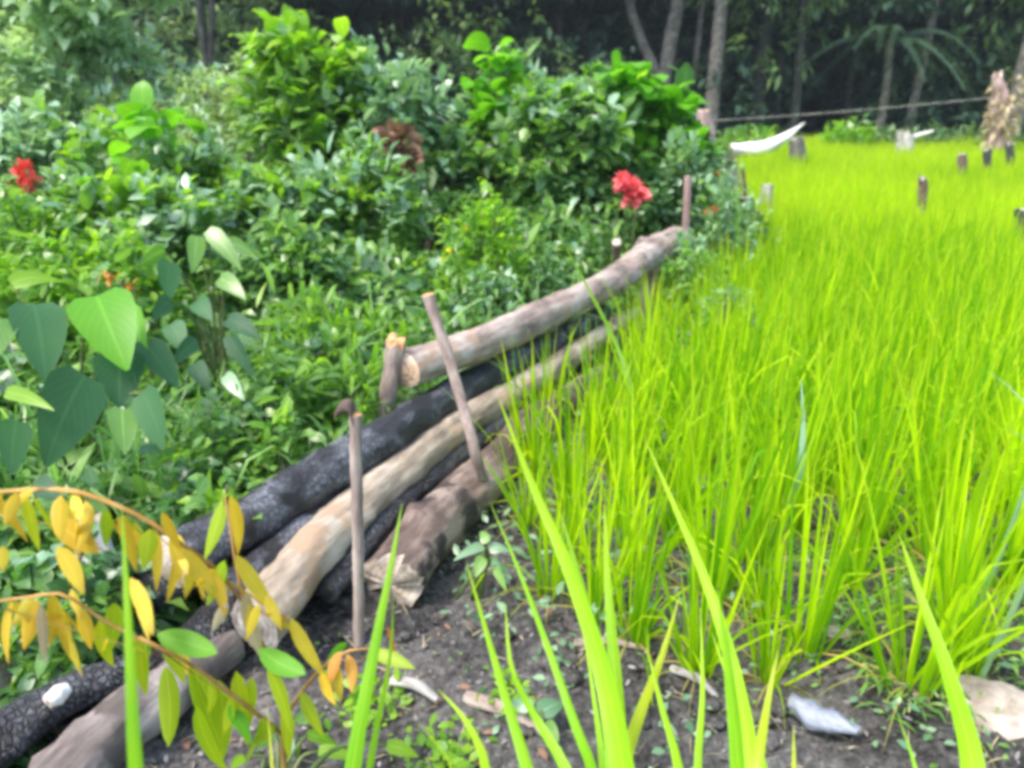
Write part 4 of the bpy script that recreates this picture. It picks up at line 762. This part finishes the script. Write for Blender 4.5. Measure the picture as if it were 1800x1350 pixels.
scatter_poly('dead_leaf_litter', 'brown dead leaves and bark flakes scattered on the dark soil', 900, (-1.3, 2.2, 1.1, 4), 'deadleaf', .035, .016, 'oval', 1)
scatter_poly('ash_litter', 'grey ash flakes and charcoal chips on the dark soil', 9000, (-1.3, 2.4, 1.1, 4.5), 'ash', .022, .008, 'oval', 7, hz=.012)
def clods():
    rg = np.random.default_rng(12); th = np.array([0, .9, 1.6, 2.3, 3.14]); k = 7; base = np.array([[np.sin(t)*np.cos(a), np.sin(t)*np.sin(a), np.cos(t)] for t in th for a in np.arange(k)*2*np.pi/k]); nb = len(base)
    F0 = np.array([[i*k+j, (i+1)*k+j, (i+1)*k+(j+1) % k, i*k+(j+1) % k] for i in range(4) for j in range(k)]); n = 1500; V = []; F = []
    for q in range(n):
        x, y = rg.uniform(-1.1, 2.2), rg.uniform(1.15, 3.4)
        if x < pile_edge(y)+.1: continue
        sz = .006+.020*rg.random()**4; v = base*(1+.28*rg.normal(size=(nb, 1)))*sz*[1.3, 1, .7]; v[:k] = v[0]; v[-k:] = v[-k]; F.append(F0+len(V)*nb); V.append(v+[x, y, float(terrain(x, y))+sz*.35])
    o = bpy.data.objects.new('clods', raw_mesh('clods', np.concatenate(V), np.concatenate(F).astype(np.int32), M['soil'], smooth=False)); COL.objects.link(o); tag(o, 'small crumbled clods of dark soil between the rice and the log pile', 'ground litter', kind='stuff')
clods()
scatter_poly('low_weeds', 'pale green low weeds at the bottom of the picture under the sapling', 900, (-.55, .05, 1.15, 1.75), 'lime', .035, .020, 'oval', 15, hz=.06, up=.5, test=lambda X, Y, r: np.sin(X*14+1)*np.cos(Y*15)+r.normal(size=len(X))*.3 > .2)
scatter_poly('low_weeds', 'blue-green low weeds dotted over the middle foreground soil', 1100, (-.1, 1.6, 1.2, 2.4), 'blue', .030, .017, 'oval', 16, hz=.07, up=.5, test=lambda X, Y, r: np.sin(X*11)*np.cos(Y*13+2)+r.normal(size=len(X))*.3 > .3)
scatter_poly('straw_litter', 'pale straw and splinters scattered on the dark soil', 3200, (-1.3, 2.4, 1.1, 5), 'straw', .06, .004, 'blade', 2, hz=.02)
scatter_poly('short_grass', 'short green grass and moss patches at the right of the bare soil', 2600, (.95, 1.9, 1.55, 2.5), 'green', .06, .010, 'lance', 3, hz=.03, up=.6, droop=.8)
scatter_poly('small_weeds', 'small bluish weeds between the log pile and the rice', 3200, (-.2, 2.4, 1.9, 6.5), 'blue', .045, .020, 'oval', 4, hz=.12, up=.4, test=lambda X, Y, r: (X > pile_edge(Y)+.40) & (X < rice_edge(Y)+.5))
scatter_poly('small_weeds', 'tiny green weeds dotting the dark soil in the foreground', 900, (-.6, 1.8, 1.2, 2.6), 'green', .022, .012, 'oval', 5, hz=.03, up=.4, test=lambda X, Y, r: np.sin(X*7)*np.cos(Y*9)+r.normal(size=len(X))*.3 > .35)

# ------------------------------------------------------------------ far field: stumps, curved bleached branch, shaggy dead trunk, wire
for k, (x, yt, yb, Y, r, m, lb) in enumerate([
    (1590, 232, 262, 21, .30, 'greywood', 'grey tree stump at the far edge of the rice, nearly under the wire'), (1735, 258, 285, 15, .10, 'char', 'black stump in the rice below the shaggy dead trunk'),
    (1776, 248, 272, 17, .10, 'char', 'black stump at the far right below the pale trunk'), (1692, 268, 288, 14.5, .10, 'twig', 'dark brown stump left of the black stump'),
    (1622, 308, 328, 9.5, .07, 'twig', 'small dark stump sunk in the middle of the rice'), (1797, 362, 388, 7.3, .075, 'char', 'blackened stump at the right edge of the rice'),
    (1400, 238, 268, 18, .22, 'trunk', 'dark broad stump under the tip of the bleached curved branch')]):
    p = PD(x, yb, Y); top = PD(x, yt+(yb-yt)*.25, Y); r *= .85; log('tree_stump', lb, 'stump', [[p[0], Y, -.05], [p[0]+.02, Y, top[2]*.5], [top[0], Y, top[2]]], [r*1.25, r, r*.85], M[m], M['endgrey'], M['endgrey'], 80+k, 'stumps in the rice field', seg=14, lump=.14, taperjag=.04*r/.1)
log('fallen_branch', 'bleached white curved branch with its tip raised above the rice', 'branch',
    [PD(1286, 262, 19), PD(1315, 264, 19), PD(1350, 256, 19), PD(1385, 238, 19), PD(1414, 216, 19)], [.13, .17, .15, .10, .015], M['whitewood'], M['endpale'], M['endpale'], 90, seg=16, lump=.1)
log('fallen_branch', 'short white branch on the rice beside the grey stump', 'branch', [PD(1606, 240, 22), PD(1640, 230, 22)], [.06, .03], M['whitewood'], M['endpale'], M['endpale'], 91, seg=10)
pq = PD(1236, 250, 20); log('tree_stump', 'pinkish broken stump where the wire ends beside the vine mound', 'stump', [[pq[0], 20, -.1], PD(1236, 230, 20), PD(1232, 198, 20)], [.30, .26, .2], M['pinkwood'], M['endgrey'], M['end'], 92, seg=16, lump=.18, taperjag=.05)
sh = PD(1755, 235, 22); shag = log('dead_tree', 'shaggy dead trunk with peeling bark holding the right end of the wire', 'dead tree',
    [[sh[0], 22, -.1], [sh[0], 22, .9], PD(1757, 180, 22), PD(1752, 135, 22)], [.28, .24, .25, .14], M['pinkwood'], M['endgrey'], M['endpale'], 93, seg=18, lump=.22, taperjag=.08, knots=8)
l = Leaves(); rg = np.random.default_rng(8); n = 160; zz = rg.uniform(.6, 2.3, n); a = rg.uniform(0, 6.28, n); rr = .26
O = np.stack([sh[0]+np.cos(a)*rr, 22+np.sin(a)*rr, zz], 1); l.add(O, np.stack([np.cos(a), np.sin(a), rg.uniform(-.6, .8, n)], 1), rg.uniform(.15, .4, n), .12, droop=1.1, roll=rg.normal(size=n), prof='lance', rows=3, tint=rg.random(n))
e = l.build('peeling_bark', M['straw']); e.parent = shag; e.matrix_parent_inverse = shag.matrix_world.inverted()
wt = Tubes(); a, b = PD(1225, 214, 20), PD(1748, 171, 22); wt.add([a, (a*.75+b*.25)-[0, 0, .03], (a+b)/2-[0, 0, .045], (a*.25+b*.75)-[0, 0, .03], b], [.008, .008, .008], seg=6, rows=30)
M['wire'] = bark_mat('pale_wire', (.3, .28, .24), (.5, .47, .4), (.65, .62, .55), stretch=1, scale=2, rough=.5)
tag(wt.build('wire', M['wire'], loc=a), 'thin pale wire strung above the far rice from stump to dead trunk', 'wire')

# ------------------------------------------------------------------ forest
def crown_mesh(seed, n, R, H, L, mat):
    rg = np.random.default_rng(seed); l = Leaves(); K = n//8; v = unit(rg.normal(size=(K, 3))); r = rg.random(K)**.45
    lump = 1+.25*np.sin(v[:, 0]*4+seed)*np.cos(v[:, 1]*3+seed*2)+.2*np.sin(v[:, 2]*5+seed*3)
    C = v*np.array([R, R, H])*(r*lump)[:, None]; leafcloud(l, rg, C, v, 8, L, L*.5, 'oval', .6, rows=2); return l.mesh('crown', M[mat])
M['hazy_leaf'] = M['sage']
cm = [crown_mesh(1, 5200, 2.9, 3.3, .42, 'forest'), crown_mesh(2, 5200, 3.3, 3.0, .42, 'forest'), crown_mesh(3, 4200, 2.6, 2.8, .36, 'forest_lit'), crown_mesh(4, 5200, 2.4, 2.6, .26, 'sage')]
def tree(label, px, Y, r, lean=0, crown=0, ch=9, cs=1., h=10, group='trees at the edge of the forest', fork=None, mat='trunk'):
    X = PD(px, 200, Y)[0]; z0 = float(terrain(X, Y)); t = empty('tree', (X, Y, z0), label, 'tree', group)
    tb = Tubes(); tb.add([[0, 0, -.2], [lean*.35, 0, h*.35], [lean, 0, h]], [r*1.2, r, r*.6], seg=12, rows=14, rough=.04, seed=int(px))
    if fork is not None: tb.add([[lean*.25, 0, h*.22], [fork*.5, 0, h*.5], [fork, 0, h]], [r*.8, r*.65, r*.4], seg=10, rough=.04)
    rg = np.random.default_rng(int(px)+3)
    for i in range(5):
        a = rg.uniform(0, 6.28); z = h*rg.uniform(.6, .9); tb.add([[lean*z/h, 0, z], [lean+np.cos(a)*1., np.sin(a)*1., z+.8], [lean+np.cos(a)*2, np.sin(a)*2, z+1.6]], [r*.4, r*.25, r*.1], seg=6)
    tb.build('trunk', M[mat], t)
    c = bpy.data.objects.new('crown', cm[crown]); COL.objects.link(c); c.parent = t; c.location = (lean, 0, ch); c.scale = (cs,)*3; c.rotation_euler = (0, 0, px % 6)
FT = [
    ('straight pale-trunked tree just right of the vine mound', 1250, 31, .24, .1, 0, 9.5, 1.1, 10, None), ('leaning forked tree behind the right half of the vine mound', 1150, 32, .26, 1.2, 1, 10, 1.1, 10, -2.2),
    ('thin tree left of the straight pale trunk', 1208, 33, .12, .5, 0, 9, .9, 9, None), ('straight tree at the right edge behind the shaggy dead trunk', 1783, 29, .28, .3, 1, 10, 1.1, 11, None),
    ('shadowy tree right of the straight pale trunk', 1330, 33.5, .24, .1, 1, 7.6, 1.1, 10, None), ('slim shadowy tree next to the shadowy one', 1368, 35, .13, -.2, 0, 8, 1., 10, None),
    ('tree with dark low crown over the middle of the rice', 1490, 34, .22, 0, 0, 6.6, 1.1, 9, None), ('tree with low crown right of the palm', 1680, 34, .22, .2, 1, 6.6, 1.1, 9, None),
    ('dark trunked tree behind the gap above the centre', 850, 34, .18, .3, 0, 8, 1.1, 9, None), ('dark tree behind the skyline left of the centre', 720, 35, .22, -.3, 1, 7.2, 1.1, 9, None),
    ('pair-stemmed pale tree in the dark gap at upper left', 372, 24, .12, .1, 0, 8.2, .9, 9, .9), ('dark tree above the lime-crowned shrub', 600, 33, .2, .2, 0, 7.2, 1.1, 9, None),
    ('dark tree behind the two sapling heads', 980, 34, .2, 0, 1, 7.4, 1.1, 9, None), ('tree with leaves coloured yellowish as if lit above the wire', 1600, 31, .16, .4, 2, 7.2, .9, 8, None),
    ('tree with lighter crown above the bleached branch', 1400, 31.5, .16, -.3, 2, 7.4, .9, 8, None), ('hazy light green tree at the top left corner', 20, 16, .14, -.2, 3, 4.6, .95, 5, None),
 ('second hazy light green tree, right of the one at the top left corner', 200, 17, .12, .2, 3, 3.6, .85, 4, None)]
for (lb, px, Y, r, ln, cr, ch, cs, h, fk) in FT:
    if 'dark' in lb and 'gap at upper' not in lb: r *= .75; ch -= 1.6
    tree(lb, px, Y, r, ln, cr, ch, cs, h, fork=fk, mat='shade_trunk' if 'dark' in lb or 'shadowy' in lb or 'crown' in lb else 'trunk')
# slim pale young tree at upper left, in front of the forest
def young_tree(label, px, Y, top_z, mat, seed, hw, leaf=(.21, .10), n=420, zlo=1.0):
    X = PD(px, 200, Y)[0]; z0 = float(terrain(X, Y)); t = empty('young_tree', (X, Y, z0), label, 'tree'); rg = np.random.default_rng(seed); tb = Tubes()
    tb.add([[0, 0, -.1], [.05, 0, top_z*.5], [-.05, 0, top_z]], [.06, .045, .015], seg=8); C = []; O_ = []
    for i in range(26):
        z = rg.uniform(zlo, top_z*.97); a = rg.uniform(0, 6.28); R = hw*(1-.55*z/top_z)*rg.uniform(.5, 1.1); e = np.array([np.cos(a)*R, np.sin(a)*R, z+.25*R]); tb.add([[0, 0, z-.1], e*[.5, .5, 1]+[0, 0, .05], e], [.02, .012, .005], seg=5)
        for k in range(n//26): f = rg.uniform(.3, 1.05); C.append([e[0]*f, e[1]*f, z+.25*R*f]+rg.normal(size=3)*.12); O_.append(e/np.linalg.norm(e))
    tb.build('trunk', M['trunk'], t); l = Leaves(); leafcloud(l, rg, np.array(C), np.array(O_), 8, leaf[0], leaf[1], 'lance', .9, rows=3); l.build('crown', M[mat], t)
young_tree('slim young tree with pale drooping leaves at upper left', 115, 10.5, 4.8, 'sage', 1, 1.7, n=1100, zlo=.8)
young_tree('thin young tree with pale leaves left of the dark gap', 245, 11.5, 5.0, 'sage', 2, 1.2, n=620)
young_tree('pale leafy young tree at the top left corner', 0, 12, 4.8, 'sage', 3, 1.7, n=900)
# palm fronds over the far field
pr = PD(1560, 110, 31); t = empty('palm', (pr[0], 31, float(terrain(pr[0], 31))), 'palm with long drooping fronds in the shade above the far rice', 'palm tree'); tb = Tubes(); tb.add([[0, 0, -.1], [.1, 0, 2], [0, 0, 3.9]], [.2, .16, .14], seg=10); tb.build('trunk', M['trunk'], t)
for i in range(13):
    rg = np.random.default_rng(i); a = i*2.4; L_ = rg.uniform(3, 4); n = 60; f = np.linspace(.12, 1, n); dirh = np.array([np.cos(a), np.sin(a), 0]); rise = rg.uniform(.3, 2.2); C = dirh*(f*L_*rg.uniform(.6, .9))[:, None]+np.array([0, 0, 3.9])+np.outer(f*rise-f*f*rg.uniform(2.2, 3.8), [0, 0, 1]); 
    l = Leaves(); side = np.cross(dirh, [0, 0, 1.])
    for s_ in (-1, 1): l.add(C, side*s_+dirh*.5+[0, 0, .1], .75*(1-.6*f), .05, droop=.7, prof='lance', rows=3, tint=.4+.4*rg.random(n))
    l.add(C[:1], C[5]-C[0], .01, .01); l.build('frond', M['forest'], t)
# far mass of the forest: understorey and deeper trees reading as one wall of leaves
rg = np.random.default_rng(21); l = Leaves(); n = 110000; K = n//8
Y = rg.uniform(33.5, 52, K); X = rg.uniform(-1, 1, K)*(Y*.8+4); Z = rg.random(K)*12; dens = (Z > 4) | (Y > 38) | (rg.random(K) < .4); X, Y, Z = X[dens], Y[dens], Z[dens]
C = np.stack([X, Y, Z], 1); leafcloud(l, rg, C, unit(rg.normal(size=C.shape)), 8, .75, .36, 'oval', .6, rows=2); 
K2 = 2600; C2 = np.stack([rg.uniform(-1, 1, K2)*27, rg.uniform(30.5, 34, K2), rg.random(K2)**1.3*3.6], 1); C2 = C2[(np.sin(C2[:, 0]*.9)+np.sin(C2[:, 0]*.37+1)+rg.normal(size=len(C2))*.7 > .1)]; leafcloud(l, rg, C2, unit(rg.normal(size=C2.shape)), 8, .5, .22, 'oval', .7, rows=2)
l3 = Leaves(); K3 = 2600; C3 = np.stack([rg.uniform(-1, 1, K3)*28, rg.uniform(29.5, 33, K3), rg.uniform(2.6, 9, K3)], 1); C3 = C3[(np.sin(C3[:, 0]*.6+2)+np.sin(C3[:, 0]*.23+C3[:, 2]*.8)+rg.normal(size=len(C3))*.5 > .45)]; leafcloud(l3, rg, C3, unit(rg.normal(size=C3.shape)), 8, .45, .16, 'lance', .9, rows=2)
tag(l3.build('branch_foliage', M['forest_lit']), 'mid green hanging foliage along the forest edge', 'forest', kind='stuff')
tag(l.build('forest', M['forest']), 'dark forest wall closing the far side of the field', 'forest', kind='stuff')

# ------------------------------------------------------------------ thin haze volume added to lift the darks like lens veil
def haze():
    x0, x1, y0, y1, z0, z1 = -190, 190, -60, 240, -1.5, 60
    V = np.array([[x, y, z] for x in (x0, x1) for y in (y0, y1) for z in (z0, z1)], float); F = np.array([[0, 1, 3, 2], [4, 6, 7, 5], [0, 4, 5, 1], [2, 3, 7, 6], [0, 2, 6, 4], [1, 5, 7, 3]], np.int32)
    m = bpy.data.materials.new('haze'); m.use_nodes = True; t = m.node_tree; t.nodes.clear(); o = t.nodes.new('ShaderNodeOutputMaterial'); v = t.nodes.new('ShaderNodeVolumePrincipled')
    v.inputs['Color'].default_value = (.80, .88, .95, 1); v.inputs['Density'].default_value = .001; v.inputs['Anisotropy'].default_value = .3; t.links.new(v.outputs[0], o.inputs['Volume'])
    ob = bpy.data.objects.new('haze', raw_mesh('haze', V, F, m, smooth=False)); COL.objects.link(ob); ob['kind'] = 'stuff'; ob['label'] = 'thin haze added to lift the darks like lens veil'
haze()
